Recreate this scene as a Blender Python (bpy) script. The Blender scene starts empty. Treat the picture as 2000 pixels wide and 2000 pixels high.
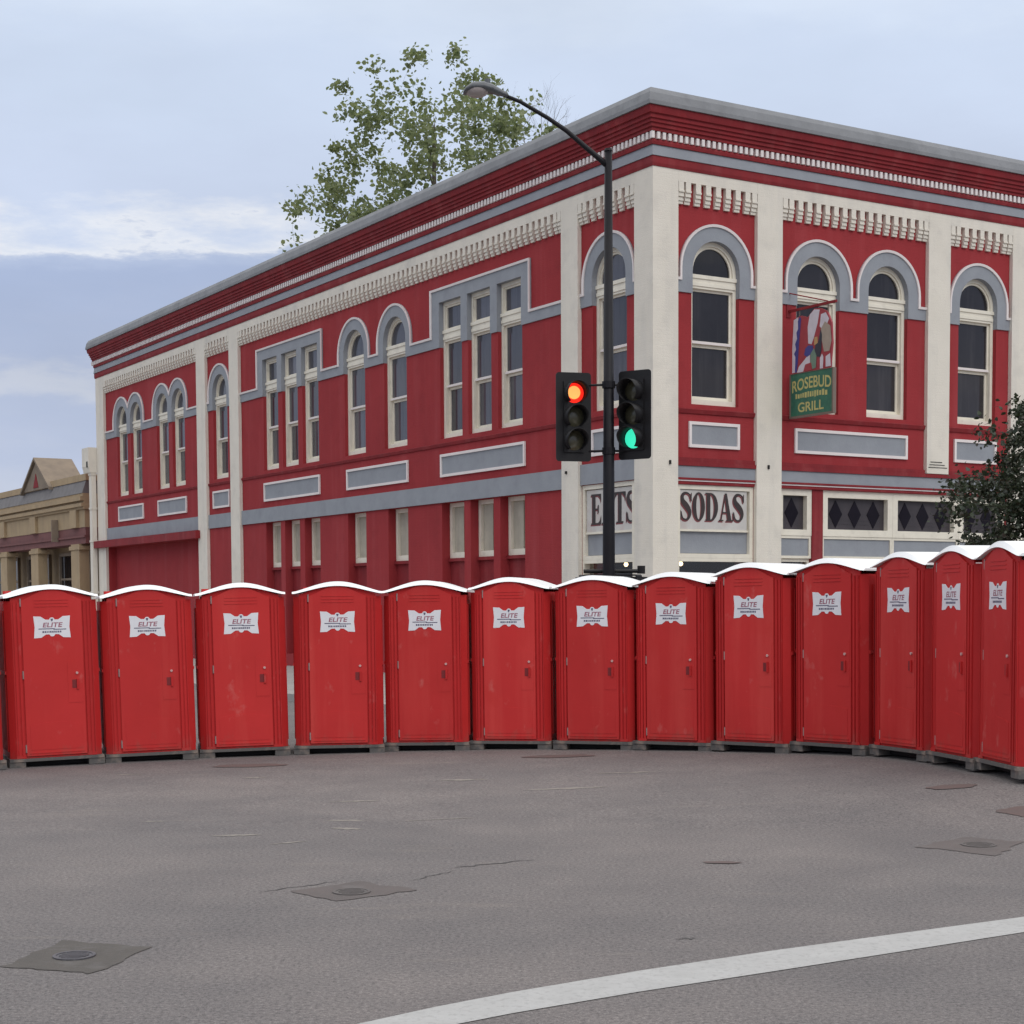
import bpy, math, random
from mathutils import Vector, Matrix
from mathutils.geometry import tessellate_polygon
R = math.radians
scene = bpy.context.scene
col = scene.collection

# ------------------------------------------------------------------ camera
cam_d = bpy.data.cameras.new('camera'); cam = bpy.data.objects.new('camera', cam_d); col.objects.link(cam)
cam_d.sensor_width = 36.0; cam_d.sensor_fit = 'HORIZONTAL'
cam_d.lens = 36.0 * 3206.958 / 2000.0
cam_d.shift_y = (1368.745 - 1000.0) / 2000.0
cam_d.clip_end = 4000.0; cam_d.clip_start = 0.1
cam.matrix_world = Matrix.Translation((0, 0, 1.97)) @ Matrix.Rotation(math.pi/2 - 0.05975968, 4, 'X') @ Matrix.Rotation(-0.00483395, 4, 'Z')
scene.camera = cam

# ------------------------------------------------------------------ light
SUN_EL, SUN_AZ = 38.0, 150.0           # azimuth clockwise from +Y (north)
sd = bpy.data.lights.new('sun', 'SUN'); so = bpy.data.objects.new('sun', sd); col.objects.link(so)
sd.energy = 0.75; sd.angle = R(28); sd.color = (1.0, 0.965, 0.92)
sv = Vector((math.sin(R(SUN_AZ))*math.cos(R(SUN_EL)), math.cos(R(SUN_AZ))*math.cos(R(SUN_EL)), math.sin(R(SUN_EL))))
so.rotation_euler = sv.to_track_quat('Z', 'Y').to_euler()
so.location = (20, -20, 40)

world = bpy.data.worlds.new('World'); scene.world = world; world.use_nodes = True
def build_world():
    nt = world.node_tree; N = nt.nodes; L = nt.links; N.clear()
    out = N.new('ShaderNodeOutputWorld'); bg = N.new('ShaderNodeBackground'); bg.inputs['Strength'].default_value = 0.1
    sky = N.new('ShaderNodeTexSky'); sky.sky_type = 'NISHITA'; sky.sun_disc = False
    sky.sun_elevation = R(SUN_EL); sky.sun_rotation = R(SUN_AZ); sky.air_density = 1.0; sky.dust_density = 2.0
    tc = N.new('ShaderNodeTexCoord'); sep = N.new('ShaderNodeSeparateXYZ'); L.new(tc.outputs['Generated'], sep.inputs[0])
    def math_(op, a, b=None, clamp=False):
        m = N.new('ShaderNodeMath'); m.operation = op; m.use_clamp = clamp
        for i, v in enumerate((a, b)):
            if v is None: continue
            if isinstance(v, (int, float)): m.inputs[i].default_value = v
            else: L.new(v, m.inputs[i])
        return m.outputs[0]
    def noise(scale, sx, sz, detail, off, rough=0.55):
        mp = N.new('ShaderNodeMapping'); mp.inputs['Scale'].default_value = (sx, sx, sz); mp.inputs['Location'].default_value = off
        L.new(tc.outputs['Generated'], mp.inputs[0])
        n = N.new('ShaderNodeTexNoise'); n.inputs['Scale'].default_value = scale; n.inputs['Detail'].default_value = detail; n.inputs['Roughness'].default_value = rough
        L.new(mp.outputs[0], n.inputs['Vector']); return n.outputs['Fac']
    n1 = noise(2.2, 1.6, 5.0, 3, (3.1, 0.4, 1.7))        # long waves of the cloud edges
    n2 = noise(7.0, 1.0, 3.6, 8, (0.3, 2.2, 5.1), 0.62)   # ragged edges
    n3 = noise(3.0, 1.0, 2.4, 5, (7.7, 1.2, 0.4))         # brightness patches
    z = math_('MAXIMUM', sep.outputs['Z'], 0.0)
    w = math_('ADD', math_('MULTIPLY', math_('SUBTRACT', n1, 0.5), 0.07), math_('MULTIPLY', math_('SUBTRACT', n2, 0.5), 0.12))
    fade = math_('SUBTRACT', 1.0, math_('MULTIPLY', z, 1.2), True)
    e = math_('ADD', z, math_('MULTIPLY', w, fade))
    ramp = N.new('ShaderNodeValToRGB'); cr = ramp.color_ramp; cr.interpolation = 'EASE'
    stops = [(0.0, (.57, .60, .70)), (.06, (.54, .59, .73)), (.110, (.48, .545, .725)), (.130, (.60, .64, .755)), (.150, (.455, .525, .715)),
             (.19, (.425, .505, .71)), (.205, (.48, .56, .755)), (.211, (.82, .85, .92)), (.2145, (.74, .79, .90)), (.222, (.62, .70, .875)),
             (.30, (.66, .755, .93)), (.345, (.74, .83, .975)), (.45, (.88, .94, 1.0)), (.65, (1.0, 1.0, 1.0)), (1.0, (1.0, 1.0, 1.0))]
    while len(cr.elements) < len(stops): cr.elements.new(0.5)
    for el, (p, c) in zip(cr.elements, stops): el.position = p; el.color = (*c, 1)
    L.new(e, ramp.inputs[0])
    # overcast sky: brighter towards the zenith
    zen = math_('ADD', 1.0, math_('MULTIPLY', math_('MAXIMUM', math_('SUBTRACT', z, 0.36), 0.0), 1.25))
    # brightness patches
    pat = math_('ADD', 0.80, math_('MULTIPLY', n3, 0.46))
    k = math_('MULTIPLY', math_('MULTIPLY', zen, pat), 9.3)
    vm = N.new('ShaderNodeVectorMath'); vm.operation = 'SCALE'; L.new(ramp.outputs[0], vm.inputs[0]); L.new(k, vm.inputs['Scale'])
    mix = N.new('ShaderNodeMix'); mix.data_type = 'RGBA'; mix.inputs['Factor'].default_value = 0.92
    L.new(sky.outputs[0], mix.inputs[6]); L.new(vm.outputs[0], mix.inputs[7])
    L.new(mix.outputs[2], bg.inputs['Color']); L.new(bg.outputs[0], out.inputs['Surface'])
build_world()
scene.view_settings.view_transform = 'Standard'; scene.view_settings.look = 'None'
scene.view_settings.exposure = 0.0; scene.view_settings.gamma = 1.0; scene.view_settings.use_curve_mapping = False
scene.render.engine = 'CYCLES'
scene.cycles.use_denoising = True
scene.cycles.max_bounces = 6

# ------------------------------------------------------------------ materials
def mat(name, c1, c2=None, scale=3.0, rough=0.6, bump=0.0, bscale=60.0, spec=0.5, metal=0.0, detail=5, emit=None, estr=0.0, streak=None, dirt=None, brick=False, basedirt=None, vary=0.0, scuffs=None):
    m = bpy.data.materials.new(name); m.use_nodes = True
    nt = m.node_tree; N = nt.nodes; L = nt.links; b = N['Principled BSDF']
    b.inputs['Roughness'].default_value = rough; b.inputs['Metallic'].default_value = metal
    b.inputs['Specular IOR Level'].default_value = spec
    tc = N.new('ShaderNodeTexCoord')
    def noise(sc, det, sx=(1, 1, 1)):
        mp = N.new('ShaderNodeMapping'); mp.inputs['Scale'].default_value = sx; L.new(tc.outputs['Object'], mp.inputs[0])
        if vary:          # every unit wears differently
            oj = N.new('ShaderNodeObjectInfo'); ml = N.new('ShaderNodeMath'); ml.operation = 'MULTIPLY'; ml.inputs[1].default_value = 37.0; L.new(oj.outputs['Random'], ml.inputs[0]); L.new(ml.outputs[0], mp.inputs['Location'])
        n = N.new('ShaderNodeTexNoise'); n.inputs['Scale'].default_value = sc; n.inputs['Detail'].default_value = det; n.inputs['Roughness'].default_value = .6
        L.new(mp.outputs[0], n.inputs['Vector']); return n.outputs['Fac']
    if c2 is None: c2 = tuple(x*0.85 for x in c1)
    r = N.new('ShaderNodeValToRGB'); r.color_ramp.elements[0].position = .3; r.color_ramp.elements[1].position = .7
    r.color_ramp.elements[0].color = (*c1, 1); r.color_ramp.elements[1].color = (*c2, 1)
    L.new(noise(scale, detail), r.inputs[0]); colr = r.outputs[0]
    def mixin(colr, fac_noise, lo, hi, c, amt):
        rr = N.new('ShaderNodeMapRange'); rr.inputs['From Min'].default_value = lo; rr.inputs['From Max'].default_value = hi; rr.inputs['To Max'].default_value = amt
        L.new(fac_noise, rr.inputs['Value'])
        mx = N.new('ShaderNodeMix'); mx.data_type = 'RGBA'; L.new(rr.outputs[0], mx.inputs['Factor']); L.new(colr, mx.inputs[6]); mx.inputs[7].default_value = (*c, 1)
        return mx.outputs[2]
    if streak: colr = mixin(colr, noise(streak[1], 5, (1, 1, .07)), .5, .75, streak[0], streak[2])
    if dirt: colr = mixin(colr, noise(dirt[1], 6), .52, .72, dirt[0], dirt[2])
    if scuffs: colr = mixin(colr, noise(scuffs[1], 7, (1, 1, .6)), .62, .74, scuffs[0], scuffs[2])
    if basedirt:      # splashed grime with a ragged edge near the foot of the thing
        sp = N.new('ShaderNodeSeparateXYZ'); L.new(tc.outputs['Object'], sp.inputs[0])
        ad = N.new('ShaderNodeMath'); ad.operation = 'MULTIPLY_ADD'; L.new(noise(9, 6, (1, 1, .5)), ad.inputs[0]); ad.inputs[1].default_value = -1.0; L.new(sp.outputs['Z'], ad.inputs[2])
        colr = mixin(colr, ad.outputs[0], -.28, -.55, basedirt[0], basedirt[1])
    if vary:
        oi = N.new('ShaderNodeObjectInfo'); mr = N.new('ShaderNodeMapRange'); mr.inputs['To Min'].default_value = 1-vary; mr.inputs['To Max'].default_value = 1+vary; L.new(oi.outputs['Random'], mr.inputs['Value'])
        hs = N.new('ShaderNodeHueSaturation'); L.new(mr.outputs[0], hs.inputs['Value']); L.new(colr, hs.inputs['Color']); colr = hs.outputs[0]
    L.new(colr, b.inputs['Base Color'])
    if brick:
        sp = N.new('ShaderNodeSeparateXYZ'); L.new(tc.outputs['Object'], sp.inputs[0]); sm = N.new('ShaderNodeMath'); sm.operation = 'SUBTRACT'; L.new(sp.outputs['X'], sm.inputs[0]); L.new(sp.outputs['Y'], sm.inputs[1])
        cm = N.new('ShaderNodeCombineXYZ'); L.new(sm.outputs[0], cm.inputs[0]); L.new(sp.outputs['Z'], cm.inputs[1])
        bt = N.new('ShaderNodeTexBrick'); bt.inputs['Scale'].default_value = 1.0; bt.inputs['Brick Width'].default_value = .22; bt.inputs['Row Height'].default_value = .075; bt.inputs['Mortar Size'].default_value = .006; bt.inputs['Mortar Smooth'].default_value = .6
        bt.inputs['Color1'].default_value = (1, 1, 1, 1); bt.inputs['Color2'].default_value = (.8, .8, .8, 1); bt.inputs['Mortar'].default_value = (0, 0, 0, 1); L.new(cm.outputs[0], bt.inputs['Vector'])
        b2 = N.new('ShaderNodeBump'); b2.inputs['Strength'].default_value = .22; b2.inputs['Distance'].default_value = .012; L.new(bt.outputs['Color'], b2.inputs['Height'])
        bp = N.new('ShaderNodeBump'); bp.inputs['Strength'].default_value = bump; bp.inputs['Distance'].default_value = .02; L.new(noise(bscale, 4), bp.inputs['Height']); L.new(b2.outputs[0], bp.inputs['Normal']); L.new(bp.outputs[0], b.inputs['Normal'])
    elif bump:
        bp = N.new('ShaderNodeBump'); bp.inputs['Strength'].default_value = bump; bp.inputs['Distance'].default_value = .02
        L.new(noise(bscale, 4), bp.inputs['Height']); L.new(bp.outputs[0], b.inputs['Normal'])
    if emit:
        b.inputs['Emission Color'].default_value = (*emit, 1); b.inputs['Emission Strength'].default_value = estr
    return m
M = {}
M['brick_red'] = mat('painted red brick', (.345, .040, .045), (.295, .034, .039), .7, .8, .35, 45, brick=True, spec=.15, streak=((.37, .068, .074), 2.2, .6), dirt=((.245, .030, .034), 1.6, .5))
M['trim_red'] = mat('red trim paint', (.27, .026, .031), (.20, .022, .027), 1.2, .7, .25, 30, spec=.2, streak=((.36, .10, .10), 3, .35), dirt=((.17, .022, .028), 4, .5))
M['grey'] = mat('blue grey trim paint', (.305, .322, .350), (.262, .278, .305), 1.6, .7, .25, 30, spec=.3, dirt=((.21, .21, .24), 2.6, .35))
M['cap'] = mat('weathered grey coping', (.245, .25, .262), (.185, .19, .20), 1.4, .7, .3, 12, dirt=((.14, .14, .15), 2.4, .5))
M['cream'] = mat('cream painted brick', (.78, .725, .63), (.705, .655, .565), 1.1, .7, .35, 40, brick=True, streak=((.50, .48, .45), 2.0, .45), dirt=((.42, .40, .37), 2.7, .22))
M['cream_wood'] = mat('cream painted wood', (.82, .765, .645), (.74, .69, .58), 2.5, .55, .12, 60, dirt=((.42, .39, .33), 4, .3))
M['jamb_shade'] = mat('shaded cream jamb board', (.50, .46, .375), (.38, .35, .285), 3, .65, .2, 30, streak=((.26, .24, .20), 5, .5))  # dimmer copy of the cream, shade of the recess put into the colour
M['moulding'] = mat('pale pink white moulding', (.80, .735, .71), (.74, .67, .65), 3, .6, .1, 60)
M['glass'] = mat('dark window glass', (.034, .031, .034), (.016, .014, .016), .45, .05, .02, 2.0, spec=.4, vary=.45, streak=((.055, .050, .052), 6, .6))
M['glass'].node_tree.nodes['Principled BSDF'].inputs['IOR'].default_value = 1.5
M['glass_sky_curtain'] = mat('glass with painted sky sheen and curtain streaks', (.060, .060, .072), (.095, .093, .108), .5, .07, .02, 2.0, spec=.6, vary=.3, streak=((.030, .029, .036), 9, .8))  # paler base stands in for reflected sky, streaks for curtains behind
M['diamond'] = mat('leaded dark diamond glass', (.006, .004, .009), (.010, .007, .013), 3, .4, spec=.15)
M['transom_glass'] = mat('smoky transom glass', (.070, .060, .066), (.045, .040, .045), 2.5, .35, .1, 8, spec=.25)
M['red_plastic'] = mat('red moulded plastic', (.505, .025, .025), (.435, .021, .021), 1.3, .55, .06, 20, scuffs=((.55, .13, .12), 6, .4), spec=.18, vary=.07, basedirt=((.26, .085, .07), .5), streak=((.60, .06, .05), 3.0, .35), dirt=((.44, .022, .02), 3.5, .45))
M['door_plastic'] = mat('red door plastic', (.545, .034, .033), (.475, .029, .028), 1.0, .55, .05, 14, scuffs=((.58, .17, .15), 5, .45), spec=.18, vary=.06, basedirt=((.28, .09, .07), .5), streak=((.63, .085, .07), 3.5, .4), dirt=((.50, .030, .026), 2.4, .5))
M['roof_white'] = mat('translucent white plastic roof', (.92, .93, .93), (.88, .89, .89), 3, .4, .05, 30, dirt=((.74, .74, .72), 5, .3))
M['skid'] = mat('grey plastic skid', (.120, .112, .105), (.082, .077, .074), 5, .8, .2, 40, dirt=((.33, .25, .20), 6, .6))
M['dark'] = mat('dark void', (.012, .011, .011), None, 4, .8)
M['sticker'] = mat('white sticker', (.78, .78, .80), (.72, .72, .75), 6, .35)
M['ink_red'] = mat('dark red ink', (.36, .13, .17), (.30, .11, .15), 8, .5)
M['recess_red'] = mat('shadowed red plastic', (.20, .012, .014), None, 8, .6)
M['ink_blue'] = mat('dark blue grey ink', (.12, .11, .17), None, 8, .5)
M['steel'] = mat('galvanised steel', (.36, .27, .25), (.30, .20, .19), 12, .5, .1, 40, metal=.3)
M['latch'] = mat('pale latch', (.60, .36, .34), None, 8, .5)
M['pole'] = mat('dark painted steel pole', (.008, .0075, .010), (.012, .011, .014), 4, .5, .05, 60, spec=.22)
M['black'] = mat('black signal housing', (.009, .0085, .0095), (.013, .012, .013), 5, .5, .08, 40, spec=.3)
M['lamp_body'] = mat('grey lamp housing', (.105, .115, .125), (.085, .09, .10), 5, .4, .05, 30)
M['lamp_lens'] = mat('frosted lamp lens', (.40, .35, .34), (.34, .30, .29), 10, .25)
M['lens_off'] = mat('unlit amber lens', (.085, .078, .045), (.06, .056, .036), 25, .22)
M['lens_red'] = mat('lit red lens', (.6, .03, .01), None, 8, .3, emit=(1.0, .022, .012), estr=1.1)
M['lens_core'] = mat('glowing lens core', (.6, .2, .03), None, 8, .3, emit=(1.0, .42, .10), estr=1.15)
M['visor_red'] = mat('red glowing lens rim', (.5, .02, .01), None, 8, .3, emit=(1.0, .035, .02), estr=.75)
M['lens_green'] = mat('lit green lens', (.0, .4, .25), None, 8, .3, emit=(.05, .85, .52), estr=.95)
M['ped_hand'] = mat('pedestrian signal face', (.02, .02, .02), None, 8, .3)
M['bulb'] = mat('warm bulb', (.9, .7, .4), None, 8, .3, emit=(1.0, .72, .38), estr=6.0)
M['inside'] = mat('dim interior wall', (.03, .02, .016), (.018, .012, .011), 2, .8)
M['white_paint'] = mat('worn white road paint', (.46, .455, .445), (.40, .395, .385), 5, .7, .5, 120, dirt=((.28, .27, .265), 26, .7))
M['walk'] = mat('concrete sidewalk', (.36, .345, .325), (.30, .29, .275), 1.3, .85, .3, 60, dirt=((.22, .21, .20), 1.8, .5))
M['stone'] = mat('buff sandstone', (.43, .32, .19), (.35, .255, .155), 1.0, .85, .5, 14, streak=((.24, .19, .13), 2, .5))
M['stone_grey'] = mat('grey slate roof', (.20, .19, .19), (.145, .135, .135), 2, .8, .5, 10)
M['stone_dull'] = mat('weathered brown stone', (.26, .205, .15), (.19, .15, .115), 2, .85, .5, 12)
M['dull_red'] = mat('faded red fascia', (.20, .075, .07), (.15, .06, .058), 2, .8)
M['awning'] = mat('grey awning edge', (.36, .33, .31), None, 3, .8)
M['patch'] = mat('brown asphalt patch', (.108, .096, .086), (.085, .077, .070), 4, .9, .6, 90, dirt=((.150, .137, .132), 5, .75))
M['iron'] = mat('worn iron cover', (.125, .12, .13), (.09, .085, .092), 14, .5, .4, 60, metal=.5)
M['iron_dull'] = mat('dusty iron cover', (.125, .11, .105), (.095, .085, .082), 14, .8, .4, 60)
M['rust'] = mat('rusty iron cover', (.120, .080, .073), (.110, .085, .080), 7, .85, .4, 60)
M['crack'] = mat('tar sealed crack', (.075, .070, .069), None, 8, .85)
M['bark'] = mat('grey brown bark', (.15, .125, .10), (.10, .085, .07), 5, .9, .6, 20)
M['sign_green'] = mat('dark green sign paint', (.035, .17, .105), (.028, .125, .09), 5, .5, dirt=((.08, .24, .13), 8, .5))
M['sign_gold'] = mat('gold sign lettering', (.55, .50, .18), (.46, .42, .17), 8, .5)
M['sign_board'] = mat('weathered white signboard', (.60, .58, .55), (.50, .48, .455), 2.2, .7, .1, 40, streak=((.44, .36, .33), 3, .45), dirt=((.50, .36, .33), 3.2, .5))
M['letter'] = mat('black sign lettering', (.030, .022, .022), (.045, .028, .028), 9, .6)
M['letter_red'] = mat('maroon letter shade', (.22, .05, .055), (.17, .045, .05), 9, .6)
for k, c in dict(art_red=(.36, .045, .06), art_white=(.66, .62, .68), art_blue=(.055, .06, .26), art_green=(.17, .26, .20), art_dark=(.035, .04, .06),
                 art_tan=(.40, .33, .27), art_gold=(.52, .32, .14), frame_brown=(.20, .15, .12)).items():
    M[k] = mat('sign paint ' + k, c, None, 6, .55)

def leaf_mat(name, cs, trans=.35):
    m = bpy.data.materials.new(name); m.use_nodes = True; nt = m.node_tree; N = nt.nodes; L = nt.links; N.clear()
    out = N.new('ShaderNodeOutputMaterial'); g = N.new('ShaderNodeNewGeometry')
    r = N.new('ShaderNodeValToRGB'); 
    while len(r.color_ramp.elements) < len(cs): r.color_ramp.elements.new(.5)
    for i, c in enumerate(cs): r.color_ramp.elements[i].position = i/(len(cs)-1); r.color_ramp.elements[i].color = (*c, 1)
    L.new(g.outputs['Random Per Island'], r.inputs[0])
    d = N.new('ShaderNodeBsdfDiffuse'); t = N.new('ShaderNodeBsdfTranslucent'); gl = N.new('ShaderNodeBsdfGlossy'); gl.inputs['Roughness'].default_value = .4
    L.new(r.outputs[0], d.inputs[0]); L.new(r.outputs[0], t.inputs[0])
    mx = N.new('ShaderNodeMixShader'); mx.inputs[0].default_value = trans; L.new(d.outputs[0], mx.inputs[1]); L.new(t.outputs[0], mx.inputs[2])
    m2 = N.new('ShaderNodeMixShader'); m2.inputs[0].default_value = .05; L.new(mx.outputs[0], m2.inputs[1]); L.new(gl.outputs[0], m2.inputs[2])
    L.new(m2.outputs[0], out.inputs[0]); return m
M['leaf_spring'] = leaf_mat('spring green leaves', [(.15, .19, .08), (.19, .235, .095), (.26, .295, .12), (.17, .205, .10)], .55)
M['leaf_dark'] = leaf_mat('dark evergreen leaves', [(.018, .030, .015), (.028, .043, .019), (.042, .058, .025), (.045, .036, .022), (.022, .034, .018)], .25)

def asphalt():
    m = bpy.data.materials.new('worn grey asphalt'); m.use_nodes = True; nt = m.node_tree; N = nt.nodes; L = nt.links; b = N['Principled BSDF']
    b.inputs['Roughness'].default_value = .82; b.inputs['Specular IOR Level'].default_value = .35
    tc = N.new('ShaderNodeTexCoord')
    def noise(sc, det, s=(1, 1, 1), rot=0, rough=.6):
        mp = N.new('ShaderNodeMapping'); mp.inputs['Scale'].default_value = s; mp.inputs['Rotation'].default_value = (0, 0, rot); L.new(tc.outputs['Object'], mp.inputs[0])
        n = N.new('ShaderNodeTexNoise'); n.inputs['Scale'].default_value = sc; n.inputs['Detail'].default_value = det; n.inputs['Roughness'].default_value = rough
        L.new(mp.outputs[0], n.inputs['Vector']); return n.outputs['Fac']
    def ramp(f, a, b_, ca, cb):
        r = N.new('ShaderNodeValToRGB'); e = r.color_ramp.elements; e[0].position = a; e[1].position = b_; e[0].color = (*ca, 1); e[1].color = (*cb, 1); L.new(f, r.inputs[0]); return r.outputs[0]
    def mix(mode, f, a, c):
        x = N.new('ShaderNodeMix'); x.data_type = 'RGBA'; x.blend_type = mode
        if isinstance(f, float): x.inputs['Factor'].default_value = f
        else: L.new(f, x.inputs['Factor'])
        L.new(a, x.inputs[6])
        if isinstance(c, tuple): x.inputs[7].default_value = (*c, 1)
        else: L.new(c, x.inputs[7])
        return x.outputs[2]
    c = ramp(noise(.22, 5), .36, .64, (.142, .132, .131), (.190, .171, .164))
    c = mix('MULTIPLY', 1.0, c, ramp(noise(1.1, 6), .3, .72, (.86, .86, .87), (1.06, 1.05, 1.04)))
    c = mix('MULTIPLY', 1.0, c, ramp(noise(38, 3, rough=.75), .30, .70, (.52, .52, .53), (1.48, 1.47, 1.46)))     # coarse aggregate
    c = mix('MULTIPLY', 1.0, c, ramp(noise(120, 2), .35, .65, (.70, .70, .71), (1.28, 1.28, 1.27)))
    c = mix('MIX', ramp(noise(9, 4, (1, 1, 1)), .66, .76, (0, 0, 0), (.35, .35, .35)), c, (.085, .078, .076))        # dark specks
    c = mix('MIX', ramp(noise(.85, 5, (.35, 2.2, 1), .18), .62, .80, (0, 0, 0), (.55, .55, .55)), c, (.27, .235, .20)) # pale dusty scuffs
    c = mix('MIX', ramp(noise(.5, 5, (.5, 1.3, 1), -.1), .60, .80, (0, 0, 0), (.45, .45, .45)), c, (.12, .107, .105)) # darker worn lanes
    L.new(c, b.inputs['Base Color'])
    bp = N.new('ShaderNodeBump'); bp.inputs['Strength'].default_value = .55; bp.inputs['Distance'].default_value = .01
    L.new(noise(70, 4, rough=.8), bp.inputs['Height']); L.new(bp.outputs[0], b.inputs['Normal'])
    return m
M['asphalt'] = asphalt()

def clear_glass():
    m = bpy.data.materials.new('clear shop glass'); m.use_nodes = True; nt = m.node_tree; N = nt.nodes; L = nt.links; N.clear()
    out = N.new('ShaderNodeOutputMaterial'); 
    t = N.new('ShaderNodeBsdfTransparent'); t.inputs[0].default_value = (.8, .8, .8, 1); g = N.new('ShaderNodeBsdfGlossy'); g.inputs['Roughness'].default_value = .03
    mx = N.new('ShaderNodeMixShader'); mx.inputs[0].default_value = .05; L.new(t.outputs[0], mx.inputs[1]); L.new(g.outputs[0], mx.inputs[2]); L.new(mx.outputs[0], out.inputs[0])
    return m
M['shop_glass'] = clear_glass()

# ------------------------------------------------------------------ helpers
def tag(o, label=None, cat=None, group=None, kind=None):
    if label: o['label'] = label
    if cat: o['category'] = cat
    if group: o['group'] = group
    if kind: o['kind'] = kind
    return o
def empty(name, loc=(0, 0, 0), rz=0, parent=None, label=None, cat=None, group=None):
    o = bpy.data.objects.new(name, None); col.objects.link(o); o.location = loc; o.rotation_euler = (0, 0, rz); o.empty_display_size = .3
    if parent: o.parent = parent
    return tag(o, label, cat, group)
class MB:
    """collects vertices and faces; fmap turns (u, off, z) into coordinates"""
    def __init__(s, fmap=None): s.v = []; s.f = []; s.m = fmap or (lambda a, b, c: (a, b, c))
    def add(s, vs, fs):
        n = len(s.v); s.v += [s.m(*p) for p in vs]; s.f += [tuple(n+i for i in f) for f in fs]; return s
    def box(s, a0, a1, b0, b1, c0, c1):
        vs = [(a, b, c) for c in (c0, c1) for b in (b0, b1) for a in (a0, a1)]
        return s.add(vs, [(0, 2, 3, 1), (4, 5, 7, 6), (0, 1, 5, 4), (2, 6, 7, 3), (0, 4, 6, 2), (1, 3, 7, 5)])
    def prism(s, loops, b0, b1):
        """loops in (a, c); extruded along b"""
        pts = [p for l in loops for p in l]; n = len(pts)
        tris = tessellate_polygon([[Vector((p[0], p[1], 0)) for p in l] for l in loops])
        vs = [(p[0], b0, p[1]) for p in pts] + [(p[0], b1, p[1]) for p in pts]
        fs = [tuple(t) for t in tris] + [tuple(n+i for i in reversed(t)) for t in tris]
        k = 0
        for l in loops:
            m = len(l)
            for i in range(m):
                j = (i+1) % m; fs.append((k+i, k+j, n+k+j, n+k+i))
            k += m
        return s.add(vs, fs)
    def tube(s, pts, radii, seg=10, cap=True):
        pts = [Vector(p) for p in pts]
        if isinstance(radii, (int, float)): radii = [radii]*len(pts)
        vs = []; fs = []; prev = None
        for i, p in enumerate(pts):
            d = (pts[min(i+1, len(pts)-1)] - pts[max(i-1, 0)]).normalized()
            ref = prev if prev is not None else (Vector((0, 0, 1)) if abs(d.z) < .9 else Vector((1, 0, 0)))
            x = d.cross(ref)
            if x.length < 1e-4: x = d.cross(Vector((1, .3, .2)))
            x.normalize(); y = x.cross(d).normalized(); prev = y
            for k in range(seg):
                a = 2*math.pi*k/seg; vs.append(tuple(p + (x*math.cos(a) + y*math.sin(a))*radii[i]))
        for i in range(len(pts)-1):
            for k in range(seg):
                k2 = (k+1) % seg; fs.append((i*seg+k, i*seg+k2, (i+1)*seg+k2, (i+1)*seg+k))
        if cap: fs.append(tuple(range(seg))[::-1]); fs.append(tuple((len(pts)-1)*seg+k for k in range(seg)))
        return s.add(vs, fs)
    def build(s, name, m, parent=None, smooth=False):
        me = bpy.data.meshes.new(name); me.from_pydata(s.v, [], s.f); me.update()
        if smooth:
            for p in me.polygons: p.use_smooth = True
        if m is not None: me.materials.append(M[m] if isinstance(m, str) else m)
        o = bpy.data.objects.new(name, me); col.objects.link(o)
        if parent: o.parent = parent
        return o
def link_copy(src, parent=None, loc=None):
    o = src.copy(); col.objects.link(o)
    if parent: o.parent = parent
    if loc is not None: o.location = loc
    return o
def copy_tree(o, parent=None):
    c = o.copy(); col.objects.link(c); c.parent = parent
    for ch in list(o.children): copy_tree(ch, c)
    return c
def arc(c, z, r, a0, a1, n=18):
    return [(c + r*math.cos(R(a0+(a1-a0)*i/n)), z + r*math.sin(R(a0+(a1-a0)*i/n))) for i in range(n+1)]
def rect(a0, a1, c0, c1): return [(a0, c0), (a1, c0), (a1, c1), (a0, c1)]
def offset_line(pts, d):
    """mitred offset of an open polyline to its right by d"""
    out = []
    n = len(pts)
    for i in range(n):
        p = Vector(pts[i]); 
        d0 = (p - Vector(pts[i-1])).normalized() if i > 0 else None
        d1 = (Vector(pts[i+1]) - p).normalized() if i < n-1 else None
        if d0 is None: d0 = d1
        if d1 is None: d1 = d0
        n0 = Vector((d0.y, -d0.x)); n1 = Vector((d1.y, -d1.x)); b = (n0+n1)
        if b.length < 1e-6: b = n0
        b.normalize(); k = d/max(.35, b.dot(n0)); out.append((p.x+b.x*k, p.y+b.y*k))
    return out

# ------------------------------------------------------------------ setting: street, sidewalk
TH = 0.55191593
CX, CY = 2.85486, 33.0
ct, st = math.cos(TH), math.sin(TH)
def loc2w(x, y): return (CX + ct*x - st*y, CY + st*x + ct*y)     # building frame to world
def w2loc(X, Y): X -= CX; Y -= CY; return (ct*X + st*Y, -st*X + ct*Y)
def sstep(a, b_, x): t = min(1, max(0, (x-a)/(b_-a))); return t*t*(3-2*t)
def ground_h(X, Y):
    x = max(-9, min(9, X))
    return (.019*x + .0040*x*x*(1 if x > 0 else .23)) * sstep(13.8, 16.4, Y) * (1-sstep(23.5, 26.5, Y)) * (1-sstep(9, 16, abs(X)))
gx = [-900, -100, -40] + [-20+.5*i for i in range(81)] + [40, 100, 900]
gy = [-300, -60, 0, 6] + [12+.4*i for i in range(39)] + [40, 100, 400, 1500]
g = MB(); g.add([(x, y, ground_h(x, y)) for y in gy for x in gx], [(j*len(gx)+i, j*len(gx)+i+1, (j+1)*len(gx)+i+1, (j+1)*len(gx)+i) for j in range(len(gy)-1) for i in range(len(gx)-1)])
tag(g.build('street', 'asphalt', None, True), kind='structure')
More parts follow.
